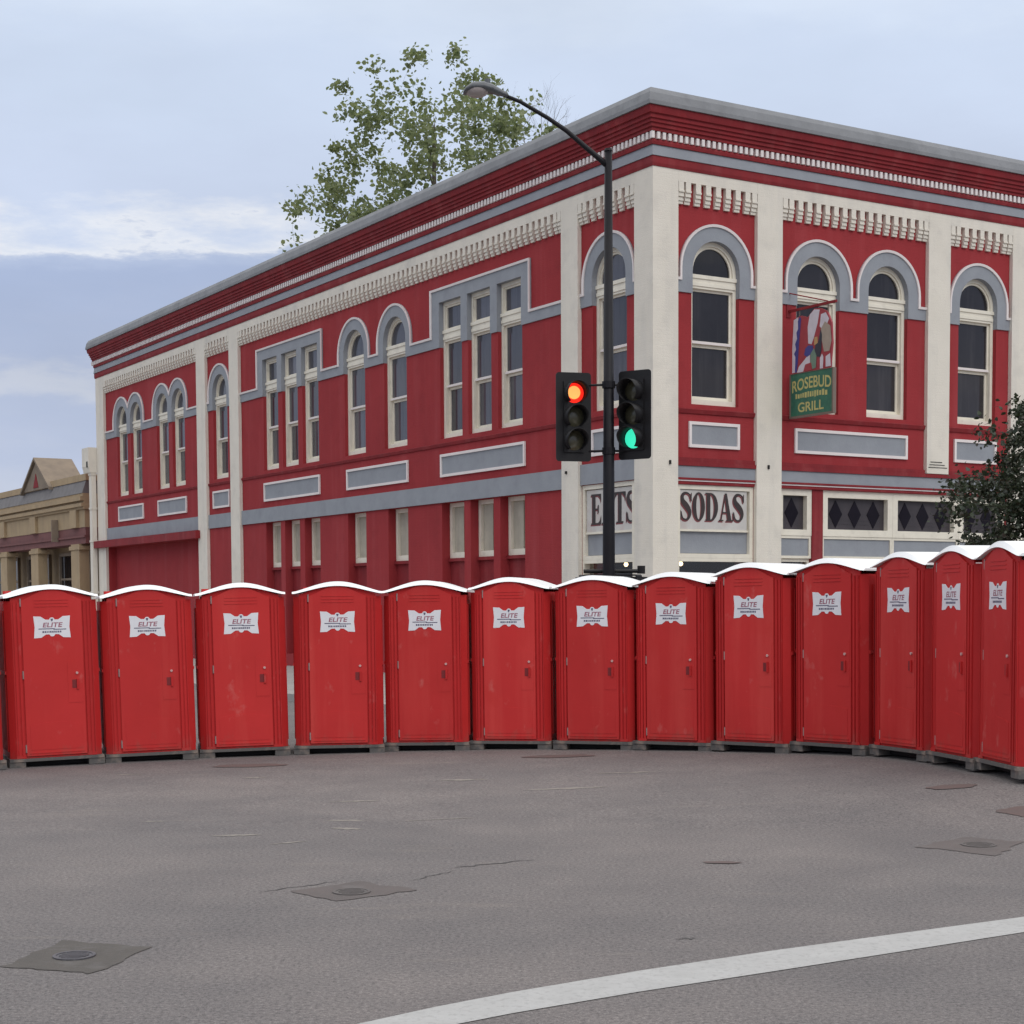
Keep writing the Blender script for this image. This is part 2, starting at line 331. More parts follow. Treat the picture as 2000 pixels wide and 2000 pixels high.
# raised sidewalk with kerb wraps the building corner (rounded at the corner)
WR, LL_ = 10.95, 35.4
def walk_outline(e):
    r = 4.5 + (e-6.0); f = e + 2.7
    pts = [(60, -f), ]
    for i in range(0, 13):
        a = R(270 - 90*i/12); pts.append((-e + r + r*math.cos(a), -f + r + r*math.sin(a)))
    pts += [(-e, 95), (60, 95)]
    return pts
sw = MB()
o1 = [loc2w(*p) for p in walk_outline(6.0)]
n = len(o1)
sw.add([(x, y, .15) for x, y in o1], [tuple(range(n))])
wo = tag(sw.build('sidewalk', 'walk'), kind='structure')
kb = MB()
o2 = [loc2w(*p) for p in walk_outline(6.16)]
for i in range(n-3+1):
    a, b_, c, d = o1[i], o1[i+1], o2[i+1], o2[i]
    kb.add([(*a, .154), (*b_, .154), (*c, .148), (*d, .148), (*d, 0), (*c, 0)], [(0, 1, 2, 3), (3, 2, 5, 4)])
tag(kb.build('kerb', 'walk'), kind='structure')

# painted line curving across the foreground
top = [(-1.06, 7.25), (-.718, 7.598), (-.382, 7.904), (-.007, 8.201), (.677, 8.672), (1.435, 9.144), (2.264, 9.61), (3.179, 10.116), (4.2, 10.65), (5.4, 11.22)]
bot = [(-.86, 7.05), (-.50, 7.375), (-.247, 7.589), (-.007, 7.772), (.64, 8.199), (1.353, 8.621), (2.145, 9.101), (3.032, 9.643), (4.05, 10.19), (5.25, 10.77)]
ln = MB(); ln.add([(x, y, .004) for x, y in top] + [(x, y, .004) for x, y in bot], [(i, i+1, len(top)+i+1, len(top)+i) for i in range(len(top)-1)])
tag(ln.build('road_marking', 'white_paint'), kind='structure')
M['patch_faded'] = mat('faded brown asphalt patch', (.134, .112, .106), (.112, .097, .093), 3, .9, .6, 90, dirt=((.158, .144, .139), 4, .85))
def patch(pts, seed, pm='patch'):
    rnd = random.Random(seed); out = []
    for i in range(len(pts)):
        a = Vector(pts[i]); b_ = Vector(pts[(i+1) % len(pts)])
        for k in range(7):
            p = a.lerp(b_, k/7); out.append((p.x+rnd.uniform(-.03, .03), p.y+rnd.uniform(-.03, .03)))
    m = MB(); m.add([(x, y, .004) for x, y in out], [tuple(range(len(out)))])
    return tag(m.build('asphalt_patch', pm), kind='structure')
patch([(-2.79, 8.83), (-2.65, 9.53), (-2.07, 9.35), (-2.25, 8.67)], 1)
patch([(-1.55, 11.14), (-1.1, 11.54), (-.64, 11.2), (-1.16, 10.75)], 2, 'patch_faded')
patch([(3.23, 13.04), (3.75, 13.59), (4.17, 13.29), (3.71, 12.57)], 3, 'patch_faded')
def cover(x, y, r, m, label, sx=1.0):
    c = empty('manhole_cover', (x, y, .004+ground_h(x, y)), 0, None, label, 'manhole cover', 'iron covers in the street')
    ring = [(r*1.18*math.cos(2*math.pi*k/28)*sx, r*1.18*math.sin(2*math.pi*k/28)) for k in range(28)]
    inn = [(r*math.cos(2*math.pi*k/28)*sx, r*math.sin(2*math.pi*k/28)) for k in range(28)]
    a = MB(lambda u, o, z: (u, z, o)); a.prism([ring, inn], .0, .008); a.build('rim', m, c)
    b_ = MB(lambda u, o, z: (u, z, o)); b_.prism([[(p[0]*.985, p[1]*.985) for p in inn]], .0, .005)
    for q in range(-2, 3):
        w_ = math.sqrt(max(.01, .8-(q*.33)**2))*r*sx*.9
        b_.box(-w_, w_, .005, .009, q*r*.33-.1*r, q*r*.33+.05*r)
    b_.build('lid', m, c)
cover(-2.46, 9.10, .10, 'iron', 'small grey iron cover in the brown patch at lower left')
cover(-1.10, 11.10, .11, 'iron_dull', 'small iron cover in the brown patch left of the street centre')
cover(3.75, 13.12, .12, 'iron_dull', 'small iron cover in the brown patch near the right edge')
def stain(x, y, rx, ry, seed):
    rn = random.Random(seed); pts = []
    for q in range(40):
        a = 2*math.pi*q/40; f = 1 + .10*math.sin(2*a+seed) + .08*math.sin(5*a+2*seed) + rn.uniform(-.05, .05)
        px, py = x+rx*f*math.cos(a), y+ry*f*math.sin(a); pts.append((px, py, ground_h(px, py)+.006))
    m = MB(); m.add(pts, [tuple(range(40))]); tag(m.build('rust_stain', 'rust'), kind='structure')
stain(-3.28, 20.45, .42, .22, 1); stain(.58, 20.80, .42, .20, 2); stain(4.72, 14.75, .30, .22, 3); stain(1.58, 12.30, .15, .05, 4); stain(4.3, 16.0, .25, .12, 6)
M['scuff'] = mat('pale paint scuff', (.27, .245, .215), (.21, .19, .17), 14, .85, .3, 60)
def scuff(x, y, l, w, a, seed):
    rn = random.Random(seed); up_, dn_ = [], []
    for q in range(12):
        t = q/11; ww = w*math.sin(math.pi*(t*.9+.05))*rn.uniform(.3, 1.1); px = x+(t-.5)*l*math.cos(a); py = y+(t-.5)*l*math.sin(a)+rn.uniform(-.2, .2)*w
        up_.append((px, py+ww, ground_h(px, py)+.003)); dn_.append((px, py-ww, ground_h(px, py)+.003))
    m = MB(); m.add(up_+dn_[::-1], [tuple(range(24))]); tag(m.build('paint_scuff', 'scuff'), kind='structure')
for q, (x, y, l, w, a) in enumerate(((-2.35, 13.9, .42, .05, .12), (-1.45, 14.3, .30, .07, -.3), (-1.52, 14.9, .42, .05, -.1), (-1.85, 13.45, .34, .035, .55), (-3.3, 15.0, .25, .035, 0),
                                     (-.55, 18.3, .55, .09, 0), (-1.6, 16.5, .5, .06, .05), (-.7, 14.9, .7, .03, .3), (-4.6, 19.6, .35, .05, 0), (-3.0, 19.0, .3, .06, 0), (.55, 17.2, .9, .07, .1), (1.3, 18.6, .7, .06, -.05))): scuff(x, y, l, w, a, q)
ck = MB()
rnd = random.Random(5)
def crack(a, b_, w):
    a = Vector(a); b_ = Vector(b_); nn = Vector((-(b_-a).y, (b_-a).x)).normalized(); pl = []; pr = []
    for k in range(15):
        p = a.lerp(b_, k/14) + nn*rnd.uniform(-.012, .012)*2; ww = w*math.sin(math.pi*(k+.5)/15)*rnd.uniform(.5, 1.2)
        pl.append((p.x+nn.x*ww, p.y+nn.y*ww, .003)); pr.append((p.x-nn.x*ww, p.y-nn.y*ww, .003))
    ck.add(pl+pr, [(i, i+1, 16+i, 15+i) for i in range(14)])
crack((-.43, 12.13), (.16, 12.50), .018); crack((-1.75, 11.12), (-1.2, 11.6), .010); crack((-.75, 11.55), (-.43, 12.0), .008)
crack((.95, 9.5), (1.08, 9.52), .014)
tag(ck.build('street_crack', 'crack'), kind='structure')

# ------------------------------------------------------------------ corner building
B = empty('corner_building', (CX, CY, .0), TH, None, 'red two storey brick corner building with cream pilasters and grey trim', 'building')
FL = lambda u, o, z: (-o, u, z)      # left face  : u runs back from the corner
FR = lambda u, o, z: (u, -o, z)      # right face : u runs right from the corner
ZS = 8.65                             # springing of the arches
ZB = 5.96                             # window sills
def arched(c, hw, zb=ZB): return [(c-hw, zb), (c+hw, zb)] + arc(c, ZS, hw, 0, 180, 20)
LA = [(32.66, .58), (31.12, .58), (28.35, .58), (26.80, .58), (23.03, .60), (13.40, .62), (11.06, .62), (1.53, .61)]
LT = [(18.49, 19.57), (17.09, 18.17), (15.69, 16.77), (7.64, 8.70), (6.28, 7.34), (4.93, 5.98)]
RA = [(1.55, .61), (4.31, .60), (6.33, .60), (9.13, .61)]
NI = [(18.41, 19.49), (17.05, 18.10), (15.68, 16.72), (12.80, 13.90), (10.43, 11.52), (7.58, 8.67), (6.22, 7.28), (4.85, 5.92)]
ZH = 9.25                             # flat heads of the triple windows

def hole(l): return l
wl = MB(FL); wl.prism([rect(.6, LL_, .0, 11.3)] + [arched(c, h) for c, h in LA] + [rect(a, b_, ZB, ZH) for a, b_ in LT] +
                      [rect(a, b_, .5, 4.405) for a, b_ in NI] + [rect(.66, 2.556, .3, 4.44)] + [rect(24.95, 34.5, .25, 4.12)], -.6, 0)
wl.build('wall', 'brick_red', B)
wr = MB(FR); wr.prism([rect(0, WR, .0, 11.3)] + [arched(c, h) for c, h in RA] + [rect(.57, 2.566, .3, 4.34), rect(3.27, 10.12, .3, 4.34)], -.6, 0)
wr.build('wall', 'brick_red', B)
bw = MB(); bw.box(WR-.4, WR-.002, .6, LL_, 0, 11.3); bw.box(.6, WR-.4, LL_-.4, LL_-.002, 0, 11.3); bw.build('wall', 'brick_red', B)
rf = MB(); rf.box(.62, WR-.42, .62, LL_-.42, 11.0, 11.1); rf.build('roof', 'cap', B)

# pilasters
def pil(face, u0, u1, z0, z1=10.54, off=.10):
    m = MB(face); m.box(u0, u1, .002, off, z0, z1); return m.build('pilaster', 'cream', B)
cp = MB(); cp.box(-.10, .53, -.10, .53, .15, 10.54); cp.build('pilaster', 'cream', B)
for u0, u1 in ((2.56, 3.20), (21.29, 22.03), (24.08, 24.86), (34.52, 35.42)): pil(FL, u0, u1, .15)
for u0, u1, z0 in ((2.57, 3.245, .15), (7.47, 8.15, 4.80), (10.15, 10.97, .15)): pil(FR, u0, u1, z0)
vg = MB(FR)
for q in range(3): vg.box(7.52+.03*q, 8.10-.08*q, .10, .108, 4.93+.06*q, 4.945+.06*q)
vg.build('vent_slot', 'dark', B)
an = MB(FR); an.box(.30, .34, .1, .13, 4.72, 4.80); an.box(2.86, 2.90, .1, .13, 4.72, 4.80); an.build('anchor_bolt', 'dark', B)
an = MB(FL); an.box(2.98, 3.03, .1, .13, 4.72, 4.78); an.build('anchor_bolt', 'dark', B)

# frieze and corbels
cb = MB(FR)   # one corbel, centred on u = 0
cb.box(-.064, .064, .002, .098, 10.155, 10.319)
for k, (d, z0, z1) in enumerate(((.112, 10.118, 10.155), (.085, 10.075, 10.118), (.094, 10.035, 10.075), (.064, 9.995, 10.035), (.074, 9.955, 9.995), (.05, 9.895, 9.955))):
    cb.box(-.068, .068, .002, d, z0, z1-.001)
corb_r = cb.build('corbel', 'cream', None)
cbl = MB(FL); cbl.v = [(y_, -(-x_), z_) for x_, y_, z_ in cb.v]; cbl.f = list(cb.f)
corb_l = cbl.build('corbel', 'cream', None)
bays_l = [(.53, 2.56), (3.20, 21.29), (22.03, 24.08), (24.86, 34.52)]; bays_r = [(.53, 2.57), (3.245, 7.47), (8.15, 10.15)]
first = True
for face, bays, proto, ax in ((FL, bays_l, corb_l, 1), (FR, bays_r, corb_r, 0)):
    for (u0, u1) in bays:
        m = MB(face); m.box(u0+.002, u1-.002, .002, .099, 10.32, 10.54); fz = m.build('frieze', 'cream', B)
        nn = round((u1-u0)/.243); sp = (u1-u0)/nn
        for i in range(nn+1):
            u = u0 + sp*i
            if i == 0: u += .078
            if i == nn: u -= .078
            link_copy(proto, fz, (u, 0, 0) if ax == 0 else (0, u, 0))
bpy.data.objects.remove(corb_l); bpy.data.objects.remove(corb_r)

# cornice: bands swept round the corner with a mitre
def sweep(name, prof, m, parent):
    """prof: list of (off, z), closed polygon"""
    k = len(prof); mb = MB(); rows = []
    for (o, z) in prof: rows.append([(WR+.35, -o, z), (-o, -o, z), (-o, LL_+o*.45, z), (.5, LL_+o*.45, z)])
    vs = [rows[j][i] for i in range(4) for j in range(k)]
    fs = [(i*k+j, i*k+(j+1) % k, (i+1)*k+(j+1) % k, (i+1)*k+j) for i in range(3) for j in range(k)]
    mb.add(vs, fs + [tuple(range(k)), tuple(3*k+j for j in range(k))[::-1]])
    return mb.build(name, m, parent)
sweep('cornice_band', [(.0, 10.542), (.115, 10.542), (.13, 10.60), (.13, 10.735), (.0, 10.735)], 'trim_red', B)
sweep('cornice_band', [(.0, 10.737), (.15, 10.737), (.12, 10.945), (.0, 10.945)], 'grey', B)
cor = sweep('cornice', [(.0, 10.947), (.15, 10.947), (.16, 11.0), (.15, 11.045), (.12, 11.047), (.12, 11.185),
                       (.20, 11.19), (.20, 11.255), (.235, 11.26), (.235, 11.33), (.27, 11.335), (.27, 11.40), (.305, 11.405), (.305, 11.48), (.345, 11.49), (.37, 11.60), (.37, 11.625), (.0, 11.625)], 'trim_red', B)
cap = sweep('coping', [(.0, 11.627), (.41, 11.627), (.41, 11.70), (.37, 11.86), (.30, 11.97), (.18, 12.01), (-.3, 12.01), (-.3, 11.0), (-.25, 11.0), (-.25, 11.627)], 'cap', B)
dn = MB(FR); dn.box(-.036, .036, .121, .19, 11.05, 11.182); dr = dn.build('dentil', 'moulding', None)
dn = MB(FL); dn.box(-.036, .036, .121, .19, 11.05, 11.182); dl = dn.build('dentil', 'moulding', None)
cd = MB(); cd.box(-.19, -.121+.0, -.19, -.121, 11.05, 11.182); cd.build('dentil', 'moulding', cor)
for i in range(80): link_copy(dr, cor, (-.02+i*.1385, 0, 0))
for i in range(215): link_copy(dl, cor, (0, -.02+i*.1385, 0))
far = MB(FL)
for i in range(215, 258): far.box(-.02+i*.1385-.036, -.02+i*.1385+.036, .121, .19, 11.05, 11.182)
tag(far.build('dentil_row', 'moulding', cor), kind='stuff')
bpy.data.objects.remove(dr); bpy.data.objects.remove(dl)

# arch bands (grey) with pale hood mouldings, one per bay
IMT, IMB = 8.455, 8.17
def band(face, u0, u1, items, openings):
    """items: ('a', c, R) arches or ('r', a, b, top) rectangles sorted by u"""
    top = [(u0, IMT)]
    for i, it in enumerate(items):
        if it[0] == 'a':
            _, c, r = it
            prev = items[i-1] if i and items[i-1][0] == 'a' and items[i-1][1]+items[i-1][2] > c-r else None
            nxt = items[i+1] if i+1 < len(items) and items[i+1][0] == 'a' and items[i+1][1]-items[i+1][2] < c+r else None
            a_from, a_to = 180.0, 0.0
            if prev: mid = (prev[1]+c)/2; a_from = math.degrees(math.acos(max(-1, (mid-c)/r)))
            else: top.append((max(c-r, u0+.003), IMT))
            if nxt: mid = (nxt[1]+c)/2; a_to = math.degrees(math.acos(min(1, (mid-c)/r)))
            top += [p for p in arc(c, ZS, r, a_from, a_to, 26)][(1 if prev else 0):]
            if not nxt: top.append((min(c+r, u1-.003), IMT))
        else:
            _, a, b_, zt = it; top += [(a, IMT), (a, zt), (b_, zt), (b_, IMT)]
    top.append((u1, IMT))
    botm = [(u0, IMB)]
    for op in openings:
        if op[0] == 'a':
            _, c, h = op; h -= .004; botm += [(c-h, IMB)] + arc(c, ZS, h, 180, 0, 22) + [(c+h, IMB)]
        else:
            _, a, b_ = op; a += .004; b_ -= .004; botm += [(a, IMB), (a, ZH-.004), (b_, ZH-.004), (b_, IMB)]
    botm.append((u1, IMB))
    m = MB(face); m.prism([top + botm[::-1]], -.092, .032); bo = m.build('arch_band', 'grey', B)
    inn = offset_line(top, .052)
    h = MB(face); nn = len(top)
    for i in range(nn-1):
        a, b_, c, d = top[i], top[i+1], inn[i+1], inn[i]
        h.add([(a[0], .03, a[1]), (b_[0], .03, b_[1]), (c[0], .03, c[1]), (d[0], .03, d[1]),
               (a[0], .068, a[1]), (b_[0], .068, b_[1]), (c[0], .060, c[1]), (d[0], .060, d[1])], [(4, 5, 6, 7), (0, 1, 5, 4), (3, 7, 6, 2), (0, 4, 7, 3), (1, 2, 6, 5)])
    h.build('hood_moulding', 'moulding', bo)
ra = .94
band(FL, .532, 2.558, [('a', 1.53, ra)], [('a', 1.53, .61)])
band(FL, 3.202, 21.288, [('r', 4.55, 9.11, 9.585), ('a', 11.06, ra), ('a', 13.40, ra), ('r', 15.37, 19.98, 9.585)],
     [('r', 4.93, 5.98), ('r', 6.28, 7.34), ('r', 7.64, 8.70), ('a', 11.06, .62), ('a', 13.40, .62), ('r', 15.69, 16.77), ('r', 17.09, 18.17), ('r', 18.49, 19.57)])
band(FL, 22.032, 24.078, [('a', 23.03, .93)], [('a', 23.03, .60)])
band(FL, 24.862, 34.518, [('a', 26.80, .92), ('a', 28.35, .92), ('a', 31.12, .92), ('a', 32.66, .92)], [('a', 26.80, .58), ('a', 28.35, .58), ('a', 31.12, .58), ('a', 32.66, .58)])
band(FR, .532, 2.568, [('a', 1.55, ra)], [('a', 1.55, .61)])
band(FR, 3.247, 7.468, [('a', 4.31, ra), ('a', 6.33, ra)], [('a', 4.31, .60), ('a', 6.33, .60)])
band(FR, 8.152, 10.148, [('a', 9.13, ra)], [('a', 9.13, .61)])

# sash windows
def shrink(c, hw, d, zb, zt=None): 
    return [(c-hw+d, zb), (c+hw-d, zb)] + arc(c, ZS, hw-d, 0, 180, 20)
def sash_window(face, c, hw, flat):
    glass = 'glass' if face is FR else 'glass_sky_curtain'
    zt = ZH
    if flat:
        outer = rect(c-hw+.003, c+hw-.003, ZB+.003, zt-.003); inner = rect(c-hw+.085, c+hw-.085, ZB+.115, zt-.09)
    else:
        outer = shrink(c, hw, .003, ZB+.003); inner = shrink(c, hw, .085, ZB+.115)
    m = MB(face); m.prism([outer, inner], -.22, -.095); w = m.build('window', 'cream_wood', B)
    i0, i1 = c-hw+.086, c+hw-.086
    t = MB(face); t.box(i0-.08, i1+.08, -.2, -.06, 8.50, 8.575); t.box(i0-.04, i1+.04, -.2, -.082, 8.42, 8.499); t.box(i0-.06, i1+.06, -.2, -.068, 8.35, 8.419); t.box(i0, i1, -.2, -.088, 8.30, 8.349)
    t.build('transom_bar', 'cream_wood', w)
    # fanlight
    if flat: fo = rect(i0, i1, 8.576, zt-.091); fi = rect(i0+.045, i1-.045, 8.62, zt-.135)
    else:
        def cut(hh, z0): return [(c-math.sqrt(hh*hh), z0), (c+hh, z0)] + arc(c, ZS, hh, 0, 180, 20)
        fo = cut(hw-.086, 8.576); fi = cut(hw-.13, 8.37)
    f = MB(face); f.prism([fo, fi], -.20, -.13); f.build('fanlight_frame', 'cream_wood', w)
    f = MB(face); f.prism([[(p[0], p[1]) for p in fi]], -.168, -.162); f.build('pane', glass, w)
    s_ = MB(face); s_.prism([rect(i0, i1, 7.20, 8.299), rect(i0+.05, i1-.05, 7.262, 8.25)], -.205, -.15); s_.build('upper_sash', 'cream_wood', w)
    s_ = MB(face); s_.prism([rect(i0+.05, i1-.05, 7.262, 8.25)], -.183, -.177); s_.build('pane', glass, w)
    s_ = MB(face); s_.prism([rect(i0, i1, ZB+.116, 7.198), rect(i0+.05, i1-.05, ZB+.19, 7.14)], -.265, -.207); s_.build('lower_sash', 'cream_wood', w)
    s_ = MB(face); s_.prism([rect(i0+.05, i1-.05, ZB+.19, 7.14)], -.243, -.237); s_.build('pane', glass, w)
    s_ = MB(face); s_.box(i0, i1, -.149, -.135, 7.205, 7.255); s_.build('meeting_rail', 'moulding', w)
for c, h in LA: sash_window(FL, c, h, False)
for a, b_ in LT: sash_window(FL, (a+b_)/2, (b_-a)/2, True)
for c, h in RA: sash_window(FR, c, h, False)

# string courses, panels, belt
def strip(name, face, u0, u1, o0, o1, z0, z1, m): 
    k = MB(face); k.box(u0, u1, o0, o1, z0, z1); return k.build(name, m, B)
def panel(face, u0, u1, z0=5.03, z1=5.58):
    k = MB(face); k.box(u0+.05, u1-.05, .002, .014, z0+.05, z1-.05); o = k.build('panel', 'grey', B)
    k = MB(face); k.prism([rect(u0, u1, z0, z1), rect(u0+.062, u1-.062, z0+.062, z1-.062)], .002, .045); k.build('panel_frame', 'moulding', o)
for u0, u1 in ((.532, 2.558), (3.202, 21.288), (22.032, 24.078), (24.862, 34.518)): 
    k = MB(FL); k.prism([], 0, 0) if False else k.add([(u, o, z) for u in (u0, u1) for o, z in ((.002, 5.77), (.03, 5.77), (.05, 5.84), (.002, 5.86))], [(0, 1, 5, 4), (1, 2, 6, 5), (2, 3, 7, 6), (0, 3, 2, 1), (4, 5, 6, 7)])
    k.build('string_course', 'trim_red', B)
for u0, u1 in ((.532, 2.568), (3.247, 7.468), (8.152, 10.148)): 
    k = MB(FR); k.add([(u, o, z) for u in (u0, u1) for o, z in ((.002, 5.77), (.03, 5.77), (.06, 5.85), (.002, 5.88))], [(0, 1, 5, 4), (1, 2, 6, 5), (2, 3, 7, 6), (0, 3, 2, 1), (4, 5, 6, 7)])
    k.build('string_course', 'trim_red', B)
for a, b_ in ((1.02, 2.16), (4.80, 8.68), (10.37, 13.90), (15.62, 19.55), (22.30, 23.70), (26.10, 28.90), (30.42, 33.18)): panel(FL, a, b_)
for a, b_ in ((.86, 2.17), (3.67, 6.94), (8.40, 9.76)): panel(FR, a, b_, 5.09, 5.61)
for u0, u1 in ((3.202, 21.288), (22.032, 24.078), (24.862, 34.518)): strip('belt_course', FL, u0, u1, .002, .05, 4.41, 4.84, 'grey')
strip('belt_course', FL, .532, 2.558, .002, .05, 4.45, 4.88, 'grey')
strip('belt_course', FR, .532, 2.568, .002, .06, 4.475, 4.71, 'grey'); strip('belt_course', FR, 3.247, 10.148, .002, .06, 4.475, 4.71, 'grey')
for u0, u1 in ((.532, 2.568), (3.247, 7.468), (7.472, 10.148)):
    k = MB(FR); k.box(u0, u1, .002, .09, 4.712, 4.79); k.box(u0, u1, .002, .05, 4.79, 4.88); k.build('ledge', 'trim_red', B)
for u0, u1 in ((.532, 2.568), (3.247, 10.148)):
    k = MB(FR); k.box(u0, u1, .002, .07, 4.432, 4.473); k.box(u0, u1, .002, .04, 4.345, 4.43); k.build('drip_moulding', 'trim_red', B)
    k = MB(FR); k.box(u0, u1, .04, .055, 4.405, 4.428); k.build('worn_fillet', 'moulding', B)

# deep niches with narrow ground floor windows on the left face
for a, b_ in NI:
    k = MB(FL); k.box(a+.002, b_-.002, -.50, -.24, .5, 3.06); k.box(a+.002, b_-.002, -.24, -.16, 2.98, 3.058); nb = k.build('niche_wall', 'trim_red', B)
    k = MB(FL); k.prism([rect(a+.004, b_-.004, 3.062, 4.40), rect(a+.11, b_-.11, 3.20, 4.30)], -.56, -.22); w = k.build('window', 'cream_wood', B)
    k = MB(FL); k.prism([rect(a+.112, b_-.112, 3.202, 4.298), rect(a+.17, b_-.17, 3.28, 4.23)], -.55, -.50); k.build('sash', 'cream_wood', w)
    k = MB(FL); k.box(a+.50*(b_-a), b_-.112, -.38, -.30, 3.202, 4.298); k.build('jamb_board', 'jamb_shade', w)  # board added to brighten the jamb side of the opening
    k = MB(FL); k.prism([rect(a+.168, b_-.168, 3.278, 4.232)], -.53, -.525); k.build('pane', 'glass', w)
# far bay: projecting fascia over a recessed wall
k = MB(FL); k.box(24.70, 35.6, .101, .26, 4.12, 4.38); k.build('fascia', 'trim_red', B)
k = MB(FL); k.box(24.952, 34.498, -.55, -.30, .25, 4.118); k.build('recessed_wall', 'brick_red', B)
# downspout with hopper at the far end
ds = MB(); ds.box(-.30, -.12, 35.50, 35.80, .15, 6.9); ds.build('downspout', 'cream', B)
ds = MB(); ds.prism([[(-.36, 7.0), (-.06, 7.0), (.05, 7.25), (.05, 7.95), (-.42, 7.95), (-.42, 7.25)]], 35.44, 36.25); ds.box(-.32, -.10, 35.47, 35.83, 6.9, 7.0); ds.build('rain_hopper', 'cream', B)
ds = MB(); ds.box(-.43, -.42, 35.55, 35.70, 7.2, 7.42); ds.build('rain_hopper_opening', 'dark', B)
for z in (2.4, 4.35, 5.6):
    ds = MB(); ds.box(-.32, -.10, 35.48, 35.82, z, z+.08); ds.build('pipe_bracket', 'cream', B)

# shop front, left corner bay
def lrect(face, name, m, u0, u1, z0, z1, o0, o1, parent=None):
    k = MB(face); k.box(u0, u1, o0, o1, z0, z1); return k.build(name, m, parent or B)
def framed(face, u0, u1, z0, z1, w, o0, o1, m='cream_wood', name='window_frame', parent=None):
    k = MB(face); k.prism([rect(u0, u1, z0, z1), rect(u0+w, u1-w, z0+w, z1-w)], o0, o1); return k.build(name, m, parent or B)
for face, u0, u1, zt in ((FL, .662, 2.552, 4.438), (FR, .572, 2.562, 4.338)):
    sf = framed(face, u0, u1, 2.86, zt, .09, -.30, -.004, name='shopfront_frame')
    lrect(face, 'shopfront_panel', 'grey', u0+.092, u1-.092, 2.96, 3.40, -.2, -.09, sf)
    lrect(face, 'shopfront_rail', 'cream_wood', u0+.092, u1-.092, 3.402, 3.44, -.2, -.05, sf)
    lrect(face, 'shopfront_backing', 'cream_wood', u0+.092, u1-.092, 3.442, zt-.092, -.2, -.10, sf)
    f2 = framed(face, u0, u1, .305, 2.858, .07, -.25, -.004, name='display_window')
    k = MB(face); k.box(u0+.072, u1-.072, -.15, -.143, .9, 2.786); k.build('pane', 'shop_glass', f2)
    lrect(face, 'stall_riser', 'grey', u0+.072, u1-.072, .376, .898, -.2, -.08, f2)
    k = MB(face); k.box(u0-.3, u1+.3, -3.2, -3.15, .2, 3.2); k.box(u0-.3, u1+.3, -3.15, -.61, 3.1, 3.15); k.box(u0-.3, u1+.3, -3.15, -.61, .15, .2); k.build('interior', 'inside', f2)
# shop front right of the second pilaster
sf = framed(FR, 3.272, 4.20, 3.36, 4.338, .13, -.25, -.03, name='transom_window')
def diamonds(u0, u1, z0, z1, n, parent):
    k = MB(FR); k.box(u0, u1, -.16, -.152, z0, z1); k.build('pane', 'transom_glass', parent)
    zc = (z0+z1)/2; step = (u1-u0-.1)/n
    for i in range(n):
        c = u0+.05+step*(i+.5); hw = min(step*.42, .19)
        k = MB(FR); k.prism([[(c-hw, zc), (c, zc-(z1-z0)*.44), (c+hw, zc), (c, zc+(z1-z0)*.44)]], -.151, -.14); k.build('diamond_light', 'diamond', parent)
    k = MB(FR)
    for zz in (.12, .2): k.box(u0+.05, u1-.05, -.151, -.146, z0+zz, z0+zz+.012)
    k.build('leading', 'transom_glass', parent)
diamonds(3.40, 4.07, 3.49, 4.208, 1, sf)
lrect(FR, 'shopfront_post', 'trim_red', 4.205, 4.505, .35, 4.338, -.25, -.01)
for u0, u1 in ((4.51, 6.57), (6.575, 8.63), (8.635, 10.115)):
    sf = framed(FR, u0, u1, 3.36, 4.338, .15, -.25, -.03, name='transom_window')
    diamonds(u0+.15, u1-.15, 3.51, 4.188, 3 if u1 < 9 else 2, sf)
for u0, u1 in ((3.272, 4.20), (4.51, 6.57), (6.575, 8.63), (8.635, 10.115)):
    sp_ = framed(FR, u0, u1, 2.88, 3.358, .055, -.25, -.045, name='panel_surround')
    lrect(FR, 'shopfront_panel', 'grey', u0+.057, u1-.057, 2.937, 3.301, -.2, -.075, sp_)
    f2 = framed(FR, u0, u1, .305, 2.878, .07, -.28, -.10, name='display_window')
    k = MB(FR); k.box(u0+.072, u1-.072, -.17, -.163, .9, 2.806); k.build('pane', 'shop_glass', f2)
    lrect(FR, 'stall_riser', 'grey', u0+.072, u1-.072, .376, .898, -.2, -.12, f2)
k = MB(FR); k.box(3.0, 10.4, -3.2, -3.15, .2, 3.2); k.box(3.0, 10.4, -3.15, -.61, 3.1, 3.15); k.box(3.0, 10.4, -3.15, -.61, .15, .2); k.build('interior', 'inside', B)
# small lit bulbs hanging inside the corner shop
def bulb(face, u, o, z, i, label):
    x, y, zz = face(u, o, z); wx, wy = loc2w(x, y)
    e = empty('pendant_lamp', (wx, wy, zz), 0, None, label, 'lamp')
    k = MB(); pts = [(0, 0, .05), (0, 0, .035), (0, 0, .0), (0, 0, -.035), (0, 0, -.05)]; k.tube(pts, [.012, .035, .05, .035, .008], 10); k.build('bulb', 'bulb', e, True)
    k = MB(); k.tube([(0, 0, .05), (0, 0, 3.1-zz)], .006, 6); k.build('cord', 'dark', e)
bulb(FR, .80, -1.0, 2.72, 0, 'bright warm bulb glowing in the window under the SODAS sign')
bulb(FR, 1.75, -1.4, 2.78, 1, 'dimmer small bulb right of the bright one under the SODAS sign')
bulb(FL, 2.35, -1.0, 2.78, 2, 'small warm bulb at the left of the window under the EATS sign')
bulb(FL, 2.0, -1.2, 2.76, 3, 'small warm bulb right of another in the window under the EATS sign')

